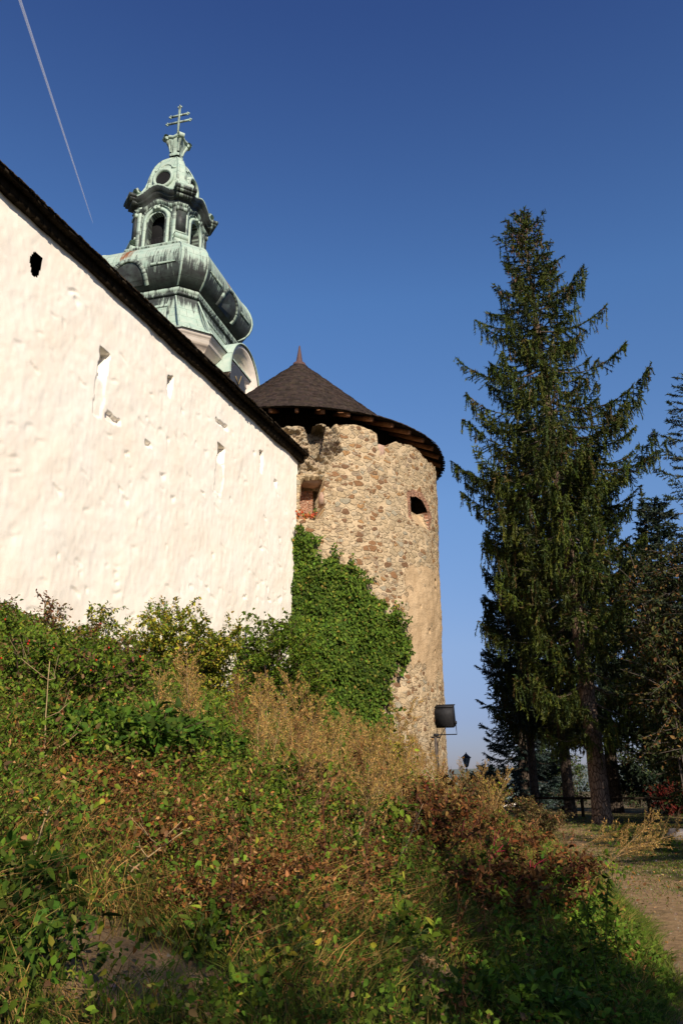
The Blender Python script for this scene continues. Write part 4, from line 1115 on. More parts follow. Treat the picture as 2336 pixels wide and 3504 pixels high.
# ---------------------------------------------------------------- dry mugwort stalks
def mugwort(seed, h, nbr, palette):
    g = rng(seed); P, D, C = [], [], []
    b = MB(); stc = np.array((.33, .21, .095))
    lean = g.normal(0, .10, 2)
    stem = np.array([[lean[0] * h * t * t, lean[1] * h * t * t, h * t] for t in np.linspace(0, 1, 10)])
    b.tube(stem, np.linspace(.0075, .002, 10), 4, stc, caps=False)
    for k in range(nbr):
        t = g.uniform(.22, .97); q = np.array([lean[0] * h * t * t, lean[1] * h * t * t, h * t])
        a = g.uniform(0, 6.283); L = h * (.10 + .34 * (1 - t)) * g.uniform(.6, 1.2)
        d = unit(np.array([math.cos(a) * .62, math.sin(a) * .62, .8]))
        e = q + d * L + np.array([0, 0, .06 * L]); mid = q + d * L * .5 - np.array([0, 0, .05 * L])
        b.tube([q, mid, e], [.0034, .0026, .0014], 3, stc * .85, caps=False)
        n = int(10 + L * 60); s = g.uniform(.25, 1.05, n)[:, None]
        P.append(q * (1 - s) + e * s + g.normal(0, .012, (n, 3))); D.append(d + g.standard_normal((n, 3)) * .55)
    n = 40; s = g.uniform(.7, 1.02, n)[:, None]; P.append(stem[0] * 0 + stem[-1] * s + g.normal(0, .012, (n, 3))); D.append(np.array([0, 0, .7]) + g.standard_normal((n, 3)) * .6)
    P = np.concatenate(P); D = np.concatenate(D); n = len(P)
    v, f, c = spikes(P, D, g.uniform(.02, .05, n), g.uniform(.008, .016, n), pal(n, palette, g, .22), g)
    b.add(v, [f], None); b.C.append(c)
    return b
protos = []
for i in range(5):
    b = mugwort(200 + i, (1.5, 1.7, 1.35, 1.2, 1.6)[i], (34, 40, 28, 26, 36)[i], TAN if i != 3 else RUST)
    protos.append(b)
g = rng(222)
spots = []
for (cx, cy, sx, sy, n) in ((-.95, 9.8, .5, 1.4, 13), (-.25, 11.0, .6, 1.4, 17), (.6, 13.5, 1.0, 2.0, 18), (1.7, 20.5, .7, 1.6, 9), (3.2, 22.5, .6, 1.5, 8), (.3, 8.6, .5, .9, 7), (1.6, 17.0, .9, 1.6, 8), (4.4, 18.0, .45, 1.8, 8)):
    for k in range(n): spots.append((g.normal(cx, sx), g.normal(cy, sy)))
first = {}
for k, (x, y) in enumerate(spots):
    i = k % 5
    if i not in first:
        o = protos[i].build('dry_mugwort', M['dry']); first[i] = o
    else:
        o = first[i].copy(); COL.objects.link(o)
    o.location = (x, y, H1(x, y) - .03); s = g.uniform(.55, .95) * (.42 if x > 2.6 and y < 21 else 1)
    o.scale = (s, s, s); o.rotation_euler = (g.normal(0, .10), g.normal(0, .10), g.uniform(0, 6.28))
    tag(o, 'tall tan dried mugwort stalk with feathery seed branches on the bank', 'dry weed', 'dried mugwort stalks on the bank')
# withered and green leafy stalks: a stem with drooping leaves
def leafy_stalk(seed, h, nl, ls, palette, stemc, droop):
    g = rng(seed); b = MB(); ln = g.normal(0, .12, 2)
    tt_ = np.linspace(0, 1, 8); stem = np.stack([ln[0] * h * tt_ ** 2, ln[1] * h * tt_ ** 2, h * tt_], -1)
    b.tube(stem, np.linspace(.006, .002, 8), 4, np.array(stemc), caps=False)
    P, D = [], []
    for q in range(4):
        t = g.uniform(.35, .8); s0 = np.array([ln[0] * h * t * t, ln[1] * h * t * t, h * t]); a = g.uniform(0, 6.28)
        e = s0 + np.array([math.cos(a) * .5, math.sin(a) * .5, .7]) * h * g.uniform(.15, .35)
        b.tube([s0, (s0 + e) / 2 + np.array([0, 0, -.02]), e], [.0035, .0028, .0015], 3, np.array(stemc), caps=False)
        k = nl // 8; s = g.uniform(.2, 1, k)[:, None]; P.append(s0 * (1 - s) + e * s); D.append(np.tile(g.normal(0, .2, 3), (k, 1)) + g.normal(0, .7, (k, 3)))
    k = nl // 2; s = g.uniform(.15, 1, k); P.append(np.stack([ln[0] * h * s ** 2, ln[1] * h * s ** 2, h * s], -1)); D.append(g.normal(0, .7, (k, 3)))
    P = np.concatenate(P); D = unit(np.concatenate(D)) + np.array([0, 0, -droop]); n = len(P)
    L = ls * g.uniform(.5, 1.3, n)
    v, f, c = leaf_arrays(P, D, g.normal(0, .6, (n, 3)) + np.array([0, -.3, .8]), L, L * g.uniform(.22, .5, n), pal(n, palette, g, .25), .5, .35)
    b.add(v, [f], None); b.C.append(c); return b
WITH = [((.13, .055, .016), 4), ((.20, .095, .03), 3), ((.075, .035, .012), 3), ((.30, .17, .06), 1), ((.06, .07, .012), 1.2)]
g = rng(244)
for nm, lab, cat, grp, pl, stc, dr, hs, ls, clusters in (
    ('withered_stalk', 'upright withered weed stalk with drooping rust brown leaves on the slope', 'weed', 'withered leafy stalks on the slope', WITH, (.16, .07, .04), .7, (.85, 1.05, .7, .95), .05, ((1.3, 9.8, .8, 1.6, 26), (2.2, 12.5, .8, 2.2, 18), (-.9, 5.9, .8, .6, 16), (.3, 6.9, .7, .8, 12), (2.9, 14.5, .6, 1.5, 6))),
    ('green_stalk', 'upright green leafy weed stalk among the brambles on the bank', 'weed', 'green leafy stalks on the bank', MG, (.09, .10, .03), .3, (.7, .9, .6, .8), .075, ((-2.2, 7.2, .8, 1.6, 18), (-.6, 8.2, .8, 1.4, 12), (.6, 6.2, .6, .8, 10), (-2.9, 9.5, .7, 1.6, 10), (2.0, 8.0, .4, .8, 8)))):
    pro = [leafy_stalk(250 + i + (9 if nm[0] == 'g' else 0), hs[i], 84, ls, pl, stc, dr) for i in range(4)]; fst = {}; k = 0
    for (cx, cy, sx, sy, n) in clusters:
        for q in range(n):
            x, y = g.normal(cx, sx), g.normal(cy, sy)
            if float(xe(y)) - x < .5: continue
            i = k % 4; k += 1
            if i not in fst: o = pro[i].build(nm, M['leaf']); fst[i] = o
            else: o = fst[i].copy(); COL.objects.link(o)
            s = g.uniform(.55, 1.0); o.location = (x, y, H1(x, y) - .02); o.scale = (s, s, s); o.rotation_euler = (g.normal(0, .12), g.normal(0, .12), g.uniform(0, 6.28))
            tag(o, lab, cat, grp)
# bent-over dry stalks at the right of the slope
for k, (x, y, ang, tilt, sc) in enumerate(((5.0, 17.2, -1.2, 1.0, 1.1), (5.2, 18.5, -1.4, 1.15, 1.0), (4.7, 16.2, -1.1, .8, 1.0), (4.9, 19.3, -1.5, .95, 1.15))):
    o = first[(1, 4, 0, 2)[k]].copy(); COL.objects.link(o)
    o.location = (x, y, H1(x, y) + .02); o.scale = (sc, sc, sc); o.rotation_euler = (.2, tilt, ang + 1.3)
    tag(o, 'tan dried mugwort stalk bent over towards the path below the spruces', 'dry weed', 'bent mugwort stalks beside the path')

# ---------------------------------------------------------------- pale dead branched stalks and red pokeweed stems
def dead_stalk(name, label, cat, x, y, h, seed, colr, r=.011, tilt=(0, 0), nb=6, group=None):
    g = rng(seed); b = MB()
    P = [np.array([0, 0, -.08])]
    d = unit(np.array([tilt[0], tilt[1], 1.0]))
    for k in range(7):
        d = unit(d + g.normal(0, .07, 3)); P.append(P[-1] + d * h / 7)
    P = np.array(P); b.tube(P, np.linspace(r, r * .45, len(P)), 5, np.array(colr))
    for k in range(nb):
        i = g.integers(2, 7); q = P[i]; a = g.uniform(0, 6.28)
        e = q + unit(np.array([math.cos(a), math.sin(a), .75])) * h * g.uniform(.18, .42)
        m_ = (q + e) / 2 + g.normal(0, .02, 3)
        b.tube([q, m_, e], [r * .6, r * .45, r * .25], 4, np.array(colr) * g.uniform(.8, 1.1))
        for kk in range(2):
            f = e + unit(g.normal(0, 1, 3) + np.array([0, 0, .7])) * h * .12
            b.tube([m_ if kk else (m_ + e) / 2, f], [r * .3, r * .15], 3, np.array(colr) * .9)
    o = b.build(name, M['dry']); o.location = (x, y, H1(x, y)); tag(o, label, cat, group)
    return o
BONE = (.40, .28, .14)
for k, (x, y, h, tl, lab) in enumerate(((-2.15, 6.15, .95, (.05, .1), 'tall pale forked dead stalk among leaves at the left'), (-2.0, 5.75, .7, (-.7, .1), 'pale dead stalk leaning to the left edge of the picture'), (-1.35, 5.0, .65, (.9, -.1), 'pale dead stalk lying across the rusty weeds'), (.25, 7.1, .85, (.75, .25), 'straw coloured stalk leaning right above the green grass'), (.1, 7.0, .55, (.12, 0), 'short upright straw coloured stalk in mid bank'), (-.15, 7.8, .8, (.7, .2), 'long pale stem slanting up through the tan weeds'), (-1.6, 4.5, .55, (.25, 0), 'thin pale straw rising from the grass at bottom left'), (-.95, 5.1, .4, (.55, .1), 'thin straw lying over leaves near the bottom'))):
    dead_stalk('dead_stalk', lab, 'dead stalk', x, y, h, 300 + k, BONE, .0065, tl, 4)
for k, (x, y, h, tl, lab) in enumerate(((1.05, 8.4, .75, (1.2, .3), 'crimson weed stem sprawling through the dark thicket'), (1.45, 8.2, .6, (.9, .1), 'second crimson stem, lower down in the thicket'), (1.6, 13.5, .9, (-.15, 0), 'upright crimson stem below the stone tower'))):
    dead_stalk('red_pokeweed', lab, 'pokeweed', x, y, h, 320 + k, (.30, .025, .045), .010, tl, 3)

# ---------------------------------------------------------------- ivy
ivy = empty('ivy', (TX, TY, 0)); tag(ivy, 'thick green ivy climbing the foot of the stone tower beside the white wall', 'ivy')
g = rng(401)
poly = [(.05, 10.45), (-.10, 9.6), (-.45, 9.35), (-.5, 2.2), (2.6, 1.2), (3.1, 3.6), (3.75, 5.1), (4.35, 6.2), (3.75, 7.3), (3.1, 7.7), (2.55, 8.35), (1.95, 9.0), (1.5, 8.95), (.75, 9.45), (.55, 10.1)]
Pu = g.uniform(-.6, 4.6, 60000); Pz = g.uniform(1.4, 10.6, 60000)
j1 = (fbm(Pu * 2.2, Pz * 2.2, 71, 3) - .5) * 1.1; j2 = (fbm(Pu * 2.2, Pz * 2.2, 77, 3) - .5) * 1.1
j1 = j1 + (fbm(Pu * 7, Pz * 7, 73, 2) - .5) * .5; j2 = j2 + (fbm(Pu * 7, Pz * 7, 79, 2) - .5) * .5
k = inpoly(Pu + j1, Pz + j2, poly)
k &= ~((fbm(Pu * 1.6, Pz * 1.6, 91, 3) < .34) & (Pu > 2.9))
Pu, Pz = Pu[k], Pz[k]
for q in range(26):
    u0 = g.choice([.3, 1.0, 1.7, 2.3, 2.9, 3.4, 3.8, 4.1, 3.6]); z0_ = np.interp(u0, [.3, 1.0, 1.7, 2.3, 2.9, 3.4, 3.8, 4.1], [9.9, 9.1, 8.8, 8.4, 7.7, 7.3, 7.0, 6.4]) - .2
    m_ = 30; w_ = np.linspace(0, 1, m_); du = np.cumsum(g.normal(.012, .03, m_)); Pu = np.concatenate([Pu, u0 + du + g.normal(0, .03, m_)]); Pz = np.concatenate([Pz, z0_ + w_ * g.uniform(.2, .8) + g.normal(0, .03, m_)])
n = len(Pu)
clump = fbm(Pu * 1.5, Pz * 1.5, 81, 4)
age_ = .62 + .85 * fbm(Pu * .9, Pz * .9, 86, 3)
outd = .06 + 1.0 * np.clip(clump - .32, 0, 1) * g.uniform(.2, 1, n) + .16 * g.random(n)
P = tpos(Pu, Pz, TR + outd)
rad = unit(P * np.array([1, 1, 0]))
Nn = rad + g.standard_normal((n, 3)) * .42 + np.array([0, 0, .35])
Dd = np.array([0, 0, -1.]) + g.standard_normal((n, 3)) * .55 + rad * .2
L = g.uniform(.045, .13, n)
IV = [((.066, .110, .011), 5), ((.098, .150, .016), 4), ((.036, .066, .008), 4), ((.20, .19, .03), .5), ((.26, .17, .04), .12)]
v, f, c = leaf_arrays(P, Dd, Nn, L, L * .85, pal(n, IV, g) * age_[:, None], .2, .25)
make('foliage', v, [f], M['leaf'], ivy, col=c)
b = MB()
for q in range(26):
    u0 = g.uniform(-.3, 3.0); us = u0 + np.cumsum(g.normal(0, .12, 12)); zs_ = np.linspace(1.2, g.uniform(4, 9), 12)
    b.tube(tpos(us, zs_, TR + .05), np.linspace(.03, .008, 12), 4, (.09, .06, .04), caps=False)
b.build('stems', M['dry'], ivy)
# red creeper leaves at the doorway sill
cr = empty('red_creeper', (TX, TY, 0)); tag(cr, 'spray of orange red creeper leaves in the tower doorway above the ivy', 'creeper')
n = 90; uu = g.uniform(-.15, .75, n); zz_ = 10.72 + .18 * np.abs(uu - .35) + g.normal(0, .07, n)
P = tpos(uu, zz_, TR + .05 + .1 * g.random(n))
v, f, c = leaf_arrays(P, np.array([0, 0, -1.]) + g.standard_normal((n, 3)) * .6, unit(P * np.array([1, 1, 0])) + g.standard_normal((n, 3)) * .5, g.uniform(.08, .13, n), .075, pal(n, [((.42, .085, .03), 3), ((.40, .16, .045), 3), ((.10, .15, .03), 1)], g))
make('foliage', v, [f], M['leaf'], cr, col=c)
b = MB(); uq = np.linspace(-.15, .75, 8); b.tube(tpos(uq, 10.74 + .18 * np.abs(uq - .35), TR + .06), .008, 4, (.12, .06, .04)); b.build('stem', M['dry'], cr)
# dry twigs in the broken niche
tw = MB()
for q in range(150):
    u0, z0_ = g.normal(1.25, .22), g.normal(13.45, .25)
    p = tpos([u0], [z0_], TR - .12)[0]; d = unit(np.array([p[0], p[1], 0]) * .12 + g.standard_normal(3) * .8 + np.array([0, 0, .3]))
    tw.tube([p, p + d * g.uniform(.15, .42)], [.008, .003], 3, np.array((.15, .10, .075)) * g.uniform(.6, 1.3), caps=False)
o = tw.build('dry_twigs', M['dry']); o.location = (TX, TY, 0); tag(o, 'grey tangle of dry twigs growing from the broken masonry under the tower roof', 'twigs')

# ================================================================= FLOODLIGHT, LAMP, FENCE, HOUSE
fx, fy = 2.42, 21.9; fz = H1(fx, fy)
fl = empty('floodlight', (fx, fy, fz)); fl.scale = (.80, .80, .98); tag(fl, 'black floodlight box on a leaning post in front of the stone tower', 'floodlight')
b = MB(); b.tube([(.10, 0, -.3), (0, 0, 1.62)], [.055, .05], 10); b.build('post', m_plain('weathered_steel_post', (.075, .058, .045), .7, 9., .4, .1), fl)
b = MB(); b.box((.02, -.02, 1.66), (.16, .12, .07)); b.tube([(-.14, 0, 1.60), (.16, 0, 1.60)], .022, 6); b.build('clamp', M['iron'], fl)
hc = np.array((.34, 0, 2.12))
# housing: lamp box aimed up at the tower, its back to the path
Rz = Matrix.Rotation(R(-24), 3, 'Z') @ Matrix.Rotation(R(16), 3, 'X')
def hd(p): return tuple(np.array(Rz) @ np.array(p, float) + hc)
prof = [(-.16, -.26), (.10, -.26), (.19, -.19), (.21, .10), (.18, .19), (.10, .25), (-.02, .27), (-.16, .27)]   # (towards the path, up)
w2 = .29; V = []
for sx in (-w2, w2):
    for (py, pz) in prof: V.append(hd((sx, -py, pz)))
m_ = len(prof); F4 = [(i, (i + 1) % m_, m_ + (i + 1) % m_, m_ + i) for i in range(m_)]
b = MB(); b.add(V, [F4, [tuple(range(m_))[::-1]], [tuple(range(m_, 2 * m_))]]); b.build('housing', M['iron'], fl)
b = MB(); b.box(hd((0, .175, .01)), (.52, .02, .46), np.array(Rz)); b.build('front_glass', M['glass'], fl)
b = MB(); b.tube([hd((.05, -.16, -.22)), (.22, -.10, 1.72), (.06, -.07, 1.45), (.05, -.06, .8), (.10, -.06, .1)], .014, 6); b.build('cable', M['iron'], fl)
b = MB(); b.box(hd((0, .06, .282)), (.62, .30, .02), np.array(Rz)); b.build('hood', M['iron'], fl)
b = MB()
b.tube([hd((-.33, 0, -.16)), hd((-.33, 0, -.46)), hd((.33, 0, -.46)), hd((.33, 0, -.16))], .016, 6)
b.build('bracket', M['iron'], fl)
for sg in (-1, 1):
    b = MB(); b.tube([hd((sg * .29, 0, -.15)), hd((sg * .36, 0, -.15))], .045, 10); b.build('pivot_knob', M['iron'], fl)

lx, ly = 8.05, 55.3
lz = H1(lx, ly); ltop = 1.6 + 1.94
lp = empty('street_lamp', (lx, ly, lz)); tag(lp, 'old style black lantern street lamp behind the bushes', 'street lamp')
hl = ltop - lz
b = MB(); b.lathe([(.14, 0), (.14, .5), (.08, .6), (.055, 1.0), (.045, hl - 1.1), (.07, hl - 1.08), (.03, hl - 1.0), (.03, hl - .92)], 10); b.build('pole', M['iron'], lp, True)
b = MB(); b.lathe([(.03, hl - .95), (.10, hl - .90), (.11, hl - .86)], 6); b.lathe([(.30, hl - .36), (.27, hl - .28), (.12, hl - .16), (.10, hl - .12), (.05, hl - .10), (.03, hl - .03), (.0, hl + .02)], 6)
for q in range(6):
    a = q * np.pi / 3; b.tube([(.11 * math.cos(a), .11 * math.sin(a), hl - .87), (.255 * math.cos(a), .255 * math.sin(a), hl - .35)], .016, 4)
    b.ball((.30 * math.cos(a), .30 * math.sin(a), hl - .33), .03, 6)
b.build('lantern_frame', M['iron'], lp)
b = MB(); b.lathe([(.10, hl - .86), (.24, hl - .36)], 6); b.build('lantern_glass', M['glass'], lp)

# low rail fence under the spruces
fe = empty('rail_fence', (10.5, 36.5, 0)); tag(fe, 'low dark wooden rail fence running behind the spruce trunks', 'fence')
pts = [(7.6, 37.6), (10.2, 36.9), (12.8, 36.2), (15.4, 35.4), (17.6, 34.6)]
for k, (x, y) in enumerate(pts):
    b = MB(); z = H1(x, y); b.box((x - 10.5, y - 36.5, z + .38), (.11, .11, .95)); b.build('post', M['darkwood'], fe)
    if k:
        x0, y0 = pts[k - 1]; z0_ = H1(x0, y0)
        for hh in (.76,):
            b = MB(); b.tube([(x0 - 10.5, y0 - 36.62, z0_ + hh), (x - 10.5, y - 36.62, z + hh)], .06, 6); b.build('rail', M['rafter'] if False else M['darkwood'], fe)

def house(name, label, x, y, z, w, d, h, rh, rot, roofm):
    r = empty(name, (x, y, z), rot); tag(r, label, 'house')
    b = MB(); b.box((0, 0, h / 2), (w, d, h)); b.add([(-w / 2, -d / 2, h), (-w / 2, d / 2, h), (-w / 2, 0, h + rh), (w / 2, -d / 2, h), (w / 2, d / 2, h), (w / 2, 0, h + rh)], [[(0, 2, 1), (3, 4, 5)]])
    b.build('wall', M['house'], r)
    b = MB()
    for sg in (-1, 1):
        e = .35; V = [(-w / 2 - e, sg * (d / 2 + e), h - e * rh / (d / 2)), (w / 2 + e, sg * (d / 2 + e), h - e * rh / (d / 2)), (w / 2 + e, 0, h + rh), (-w / 2 - e, 0, h + rh)]
        V += [(p[0], p[1], p[2] + .14) for p in V]; b.add(V, [[(0, 1, 2, 3), (7, 6, 5, 4), (0, 4, 5, 1), (1, 5, 6, 2), (2, 6, 7, 3), (3, 7, 4, 0)]])
    b.build('roof', roofm, r)
    for k in (-1, 1):
        b = MB(); b.box((k * w * .22, -d / 2 - .02, h * .55), (.9, .06, 1.2)); b.build('window', M['glass'], r)
        b = MB(); b.box((w / 2 + .02, k * d * .2, h * .55), (.06, .9, 1.2)); b.build('window', M['glass'], r)
    b = MB(); b.box((w * .2, d * .12, h + rh * .95), (.7, .6, 1.4)); b.build('chimney', M['house'], r)
hx, hy, _ = at_ = (17.6, 95.0, 0)
house('white_house', 'small white house glimpsed beyond the bushes between tower and spruces', 17.0, 93.0, -5.1, 4.6, 4.0, 5.4, 1.6, R(25), M['houseroof'])

# drain pipe and pale post at the tower foot
dp = MB(); p = tpos([7.9], [0], TR + .35)[0]
dp.tube([(p[0] + TX + .2, p[1] + TY, 0.0), (p[0] + TX + .2, p[1] + TY, 1.55)], .045, 8)
tag(dp.build('pale_post', M['house']), 'pale thin post standing at the right foot of the stone tower', 'post')

# rocks at the right edge
def rock(label, x, y, s, seed):
    g = rng(seed); a = np.linspace(-np.pi / 2, np.pi / 2, 12); q = np.linspace(0, 2 * np.pi, 18, endpoint=False)
    A, Q = np.meshgrid(a, q, indexing='ij')
    V = np.stack([np.cos(A) * np.cos(Q), np.cos(A) * np.sin(Q), np.sin(A)], -1)
    f = 1 + .7 * (fbm(V[..., 0] * 1.7 + seed, V[..., 1] * 1.7 + V[..., 2] * 2.1, seed, 3) - .5)
    V = np.sign(V) * np.abs(V) ** .8 * f[..., None] * np.array(s)
    i = np.arange(11)[:, None] * 18; j = np.arange(18)[None]; k = (j + 1) % 18
    o = make('rock', V, [np.stack([i + j, i + k, i + 18 + k, i + 18 + j], -1).reshape(-1, 4)], M['rock'])
    o.location = (x, y, H1(x, y) + s[2] * .45); o.rotation_euler = (0, 0, seed); tag(o, label, 'rock')
rock('broad grey rock at the right edge beside the dirt path', 10.35, 24.6, (.75, .5, .36), 3)
rock('smaller grey rock left of the broad one by the path', 9.35, 24.4, (.35, .3, .2), 5)
rock('pale stone lying behind the broad grey rock', 11.0, 25.8, (.5, .4, .36), 8)

# contrail high above
ct = empty('contrail', (0, 0, 0)); tag(ct, 'thin white aircraft contrail streaking down the blue sky at upper left', 'contrail')
tc = NT('contrail_ice'); df = tc.n('BsdfDiffuse', Color=(.95, .95, .95, 1)); tp = tc.n('BsdfTransparent'); tl_ = tc.n('BsdfTranslucent', Color=(.95, .95, .95, 1)); dm = tc.n('MixShader', Fac=.5); tc.t.links.new(df.outputs[0], dm.inputs[1]); tc.t.links.new(tl_.outputs[0], dm.inputs[2]); df = dm
mx = tc.n('MixShader', Fac=.14)
tc.t.links.new(tp.outputs[0], mx.inputs[1]); tc.t.links.new(df.outputs[0], mx.inputs[2]); M['ice'] = tc.done(mx)
c0 = np.array((-2620., 3300., 4000.)); c1 = np.array((-2960., 3175., 7150.))
A_ = np.array((-739., 1415., 1716.)); A_ = A_ / A_[2]
def sky_pt(px, py, alt):
    x = px - 784.; v = 1176. - py; th = R(18.35); f = 1881.
    d = np.array((x, f * math.cos(th) - v * math.sin(th), f * math.sin(th) + v * math.cos(th))); return d / d[2] * alt
e0 = sky_pt(214, 512, 6000.); e1 = sky_pt(40, -20, 6000.)
e1 = e0 + (e1 - e0) * 1.6
side = unit(np.cross(e1 - e0, (e0 + e1) / 2))
for sg in (-1, 1):
    b = MB()
    for rr in (2.5, 5, 7.5, 10):
        t_ = np.linspace(0, 1, 24)[:, None]
        P = e0 + (e1 - e0) * t_ + side * sg * (2 + 6 * t_ ** .8)
        b.tube(P, rr * (.10 + .9 * np.linspace(0, 1, 24) ** .7), 10, None, caps=False)
    b.build('vapour_trail', M['ice'], ct, True)

# ================================================================= BACKGROUND SHRUBS AND AUTUMN TREES
bush('broadleaf_tree', 'leafy autumn tree with orange tinged foliage filling the right edge', 'tree', 11.2, 27.6, 10.2, 2.2, 26, 15000, .15, [((.032, .046, .014), 5), ((.055, .060, .018), 3), ((.17, .085, .028), 1.6), ((.11, .095, .025), 1.5)], 501, subl=.22, stemcol=(.12, .095, .075), stemr=.03, stem_name='branches', leaf_name='crown', inner=.22, sub=20)
bush('broadleaf_tree', 'low dark leafy tree under the spruces at the right', 'tree', 13.1, 31.0, 5.6, 2.4, 26, 8000, .15, [((.028, .048, .014), 5), ((.05, .07, .018), 3), ((.15, .10, .03), .8)], 502, subl=.28, stemcol=(.08, .06, .045), stemr=.03, stem_name='branches', leaf_name='crown', inner=.1, sub=12)
bush('red_shrub', 'crimson leaved shrub glowing behind the rail fence', 'shrub', 14.2, 37.4, 1.5, 1.1, 22, 2200, .11, [((.10, .013, .009), 4), ((.06, .010, .008), 3), ((.12, .035, .012), 1)], 503, subl=.3, inner=.1)
for i, (x, y, h, s, n, lab) in enumerate(((8.7, 52.5, 2.8, 1.0, 2600, 'rounded dark bush right beside the street lamp'), (9.5, 54, 2.7, .8, 1500, 'grey green bush between the lamp and the white house'), (12.9, 56, 4.4, 2.1, 3600, 'fresh green tree between two spruce trunks'), (15.2, 58, 3.8, 2.0, 2800, 'dim green bush left of the thick spruce trunk'), (18.6, 55, 4.2, 2.4, 3000, 'dim green bush right of the thick spruce trunk'), (23, 52, 5, 3, 3200, 'dark bush deep under the conifers at the right'), (7.3, 48, 1.9, 1.2, 1500, 'brownish bush against the tower foot in the distance'), (20, 47, 3.4, 2.0, 2600, 'dusky bush behind the crimson shrub'))):
    bush('background_bush', lab, 'bush', x, y, h, s, 26, n, .17, [((.035, .055, .018), 4), ((.055, .075, .026), 3), ((.09, .085, .03), 1)] if i not in (2,) else [((.05, .095, .03), 4), ((.075, .12, .04), 3)], 510 + i, subl=.3, inner=.08, stemr=.02)
for i, (x, y, h, lab) in enumerate(((4.6, 27.0, 1.2, 'yellowing bush at the right foot of the stone tower'), (6.4, 31.0, .9, 'brown bush between the tower and the path'), (3.5, 22.8, 1.25, 'brownish weed clump right of the floodlight'), (6.3, 26.8, .8, 'low brown clump at the path edge before the lamp'), (6.2, 36.5, 1.5, 'dusky bush below the street lamp'))):
    bush('brown_bush', lab, 'bush', x, y, h, .85, 20, 1700, .075, [((.11, .075, .030), 4), ((.08, .085, .025), 3), ((.20, .15, .045), 2), ((.15, .06, .03), 1)] if i else YG + RB, 530 + i, subl=.32, inner=.12, stemr=.012)

# ================================================================= GROUND COVER
def sample(n, g, r0=2.3, r1=30.0, a0=-29., a1=27., pw=1.0):
    r = r0 * (r1 / r0) ** (g.random(n) ** pw) if pw != 1 else g.uniform(r0, r1, n) * .5 + .5 * (r0 * (r1 / r0) ** g.random(n))
    a = np.radians(g.uniform(a0, a1, n)); x = r * np.sin(a); y = r * np.cos(a)
    d = (xe(y) - x) * .95
    wd = (x - PE[0]) * WN[0] + (y - PE[1]) * WN[1]
    ok = (wd > .02) & ((x - TX) ** 2 + (y - TY) ** 2 > (TR + .02) ** 2)
    return x[ok], y[ok], d[ok], r[ok]
def G_(x, y, cx, cy, sx, sy): return np.exp(-((x - cx) / sx) ** 2 - ((y - cy) / sy) ** 2)
def bare_old(x, y):
    return G_(x, y, -.80, 4.55, .55, .34) * 1.3 + G_(x, y, .62, 5.9, .36, .36) + G_(x, y, -1.2, 4.15, .35, .25) * 1.2 + G_(x, y, 1.35, 6.6, .3, .3) * .7 + G_(x, y, 4.2, 16.5, .6, 1.4) * .9

def cover(name, label, n, seed, weight, hfun, size, palette, kindn, aspect=(.45, .75), updn=.85, r1=30., pw=1.0):
    g = rng(seed); x, y, d, r = sample(n, g, r1=r1, pw=pw)
    w = weight(x, y, d) * np.clip(1.15 - bare(x, y) * 1.25, 0, 1)
    w *= sm(.30, .62, fbm(x * 1.1, y * 1.1, seed, 3) + .18)
    k = g.random(len(x)) < w; x, y, d, r = x[k], y[k], d[k], r[k]; n = len(x)
    hh = hfun(x, y, d) * (.45 + 1.1 * fbm(x * 1.6, y * 1.6, seed + 3, 3)) * g.random(n) ** .6
    P = np.stack([x, y, hgt(x, y) + .015 + hh], -1)
    D = g.standard_normal((n, 3)) + np.array([.25, -.35, -.15]); N = np.array([.12, -.45, 1.]) + g.standard_normal((n, 3)) * updn
    L = size * g.uniform(.55, 1.35, n) * (.75 + .035 * np.clip(r, 0, 22))
    v, f, c = leaf_arrays(P, D, N, L, L * g.uniform(*aspect, n), pal(n, palette, g, .22))
    o = make(name, v, [f], M[kindn], col=c); tag(o, label, kind='stuff'); return o
bank = lambda d: sm(.15, .6, d)
wT = lambda x, y: np.clip(G_(x, y, .3, 13, 1.9, 5.5) + G_(x, y, 2.5, 20, 2.0, 5), 0, 1)
wR = lambda x, y: np.clip(G_(x, y, -1.1, 5.7, .95, .75) + G_(x, y, -.4, 5.6, .7, .8) + .5 * G_(x, y, .2, 6.9, .8, .8) + .5 * G_(x, y, -2.2, 6.6, .6, 1.2), 0, 1)
wD = lambda x, y: np.clip(G_(x, y, 1.5, 9.8, 1.1, 2.6) + .7 * G_(x, y, 3.0, 14, 1.2, 3), 0, 1)
wE = lambda x, y, d: sm(.05, .25, d) * (1 - sm(.8, 1.5, d)) * sm(5, 6, y) * (1 - sm(11.5, 15, y))
cover('bramble_cover', 'green bramble leaves covering the bank', 130000, 601, lambda x, y, d: bank(d) * np.clip(1.0 - .55 * wT(x, y) - .70 * wR(x, y) - .70 * wD(x, y) - .4 * wE(x, y, d), .12, 1), lambda x, y, d: .16 + .42 * sm(.8, 3, d), .044, MG + [((.15, .085, .035), 1.2), ((.20, .19, .04), .6)], 'leaf')
cover('withered_cover', 'withered brown leaves covering the bank', 150000, 603, lambda x, y, d: bank(d) * np.clip(.12 + .35 * wT(x, y) + .75 * wR(x, y) + .8 * wD(x, y), 0, 1), lambda x, y, d: .10 + .30 * sm(.8, 3, d), .036, RUST, 'dry', (.3, .7))
cover('fine_undergrowth', 'fine small leaved undergrowth filling the bank', 190000, 602, lambda x, y, d: bank(d) * np.clip(.9 - .3 * wT(x, y) - .35 * wD(x, y) - .4 * wE(x, y, d), .15, 1), lambda x, y, d: .10 + .30 * sm(.8, 3, d), .024, MG + DG[:2] + [((.16, .09, .03), 2), ((.22, .17, .05), 1.4)], 'leaf', updn=.9)
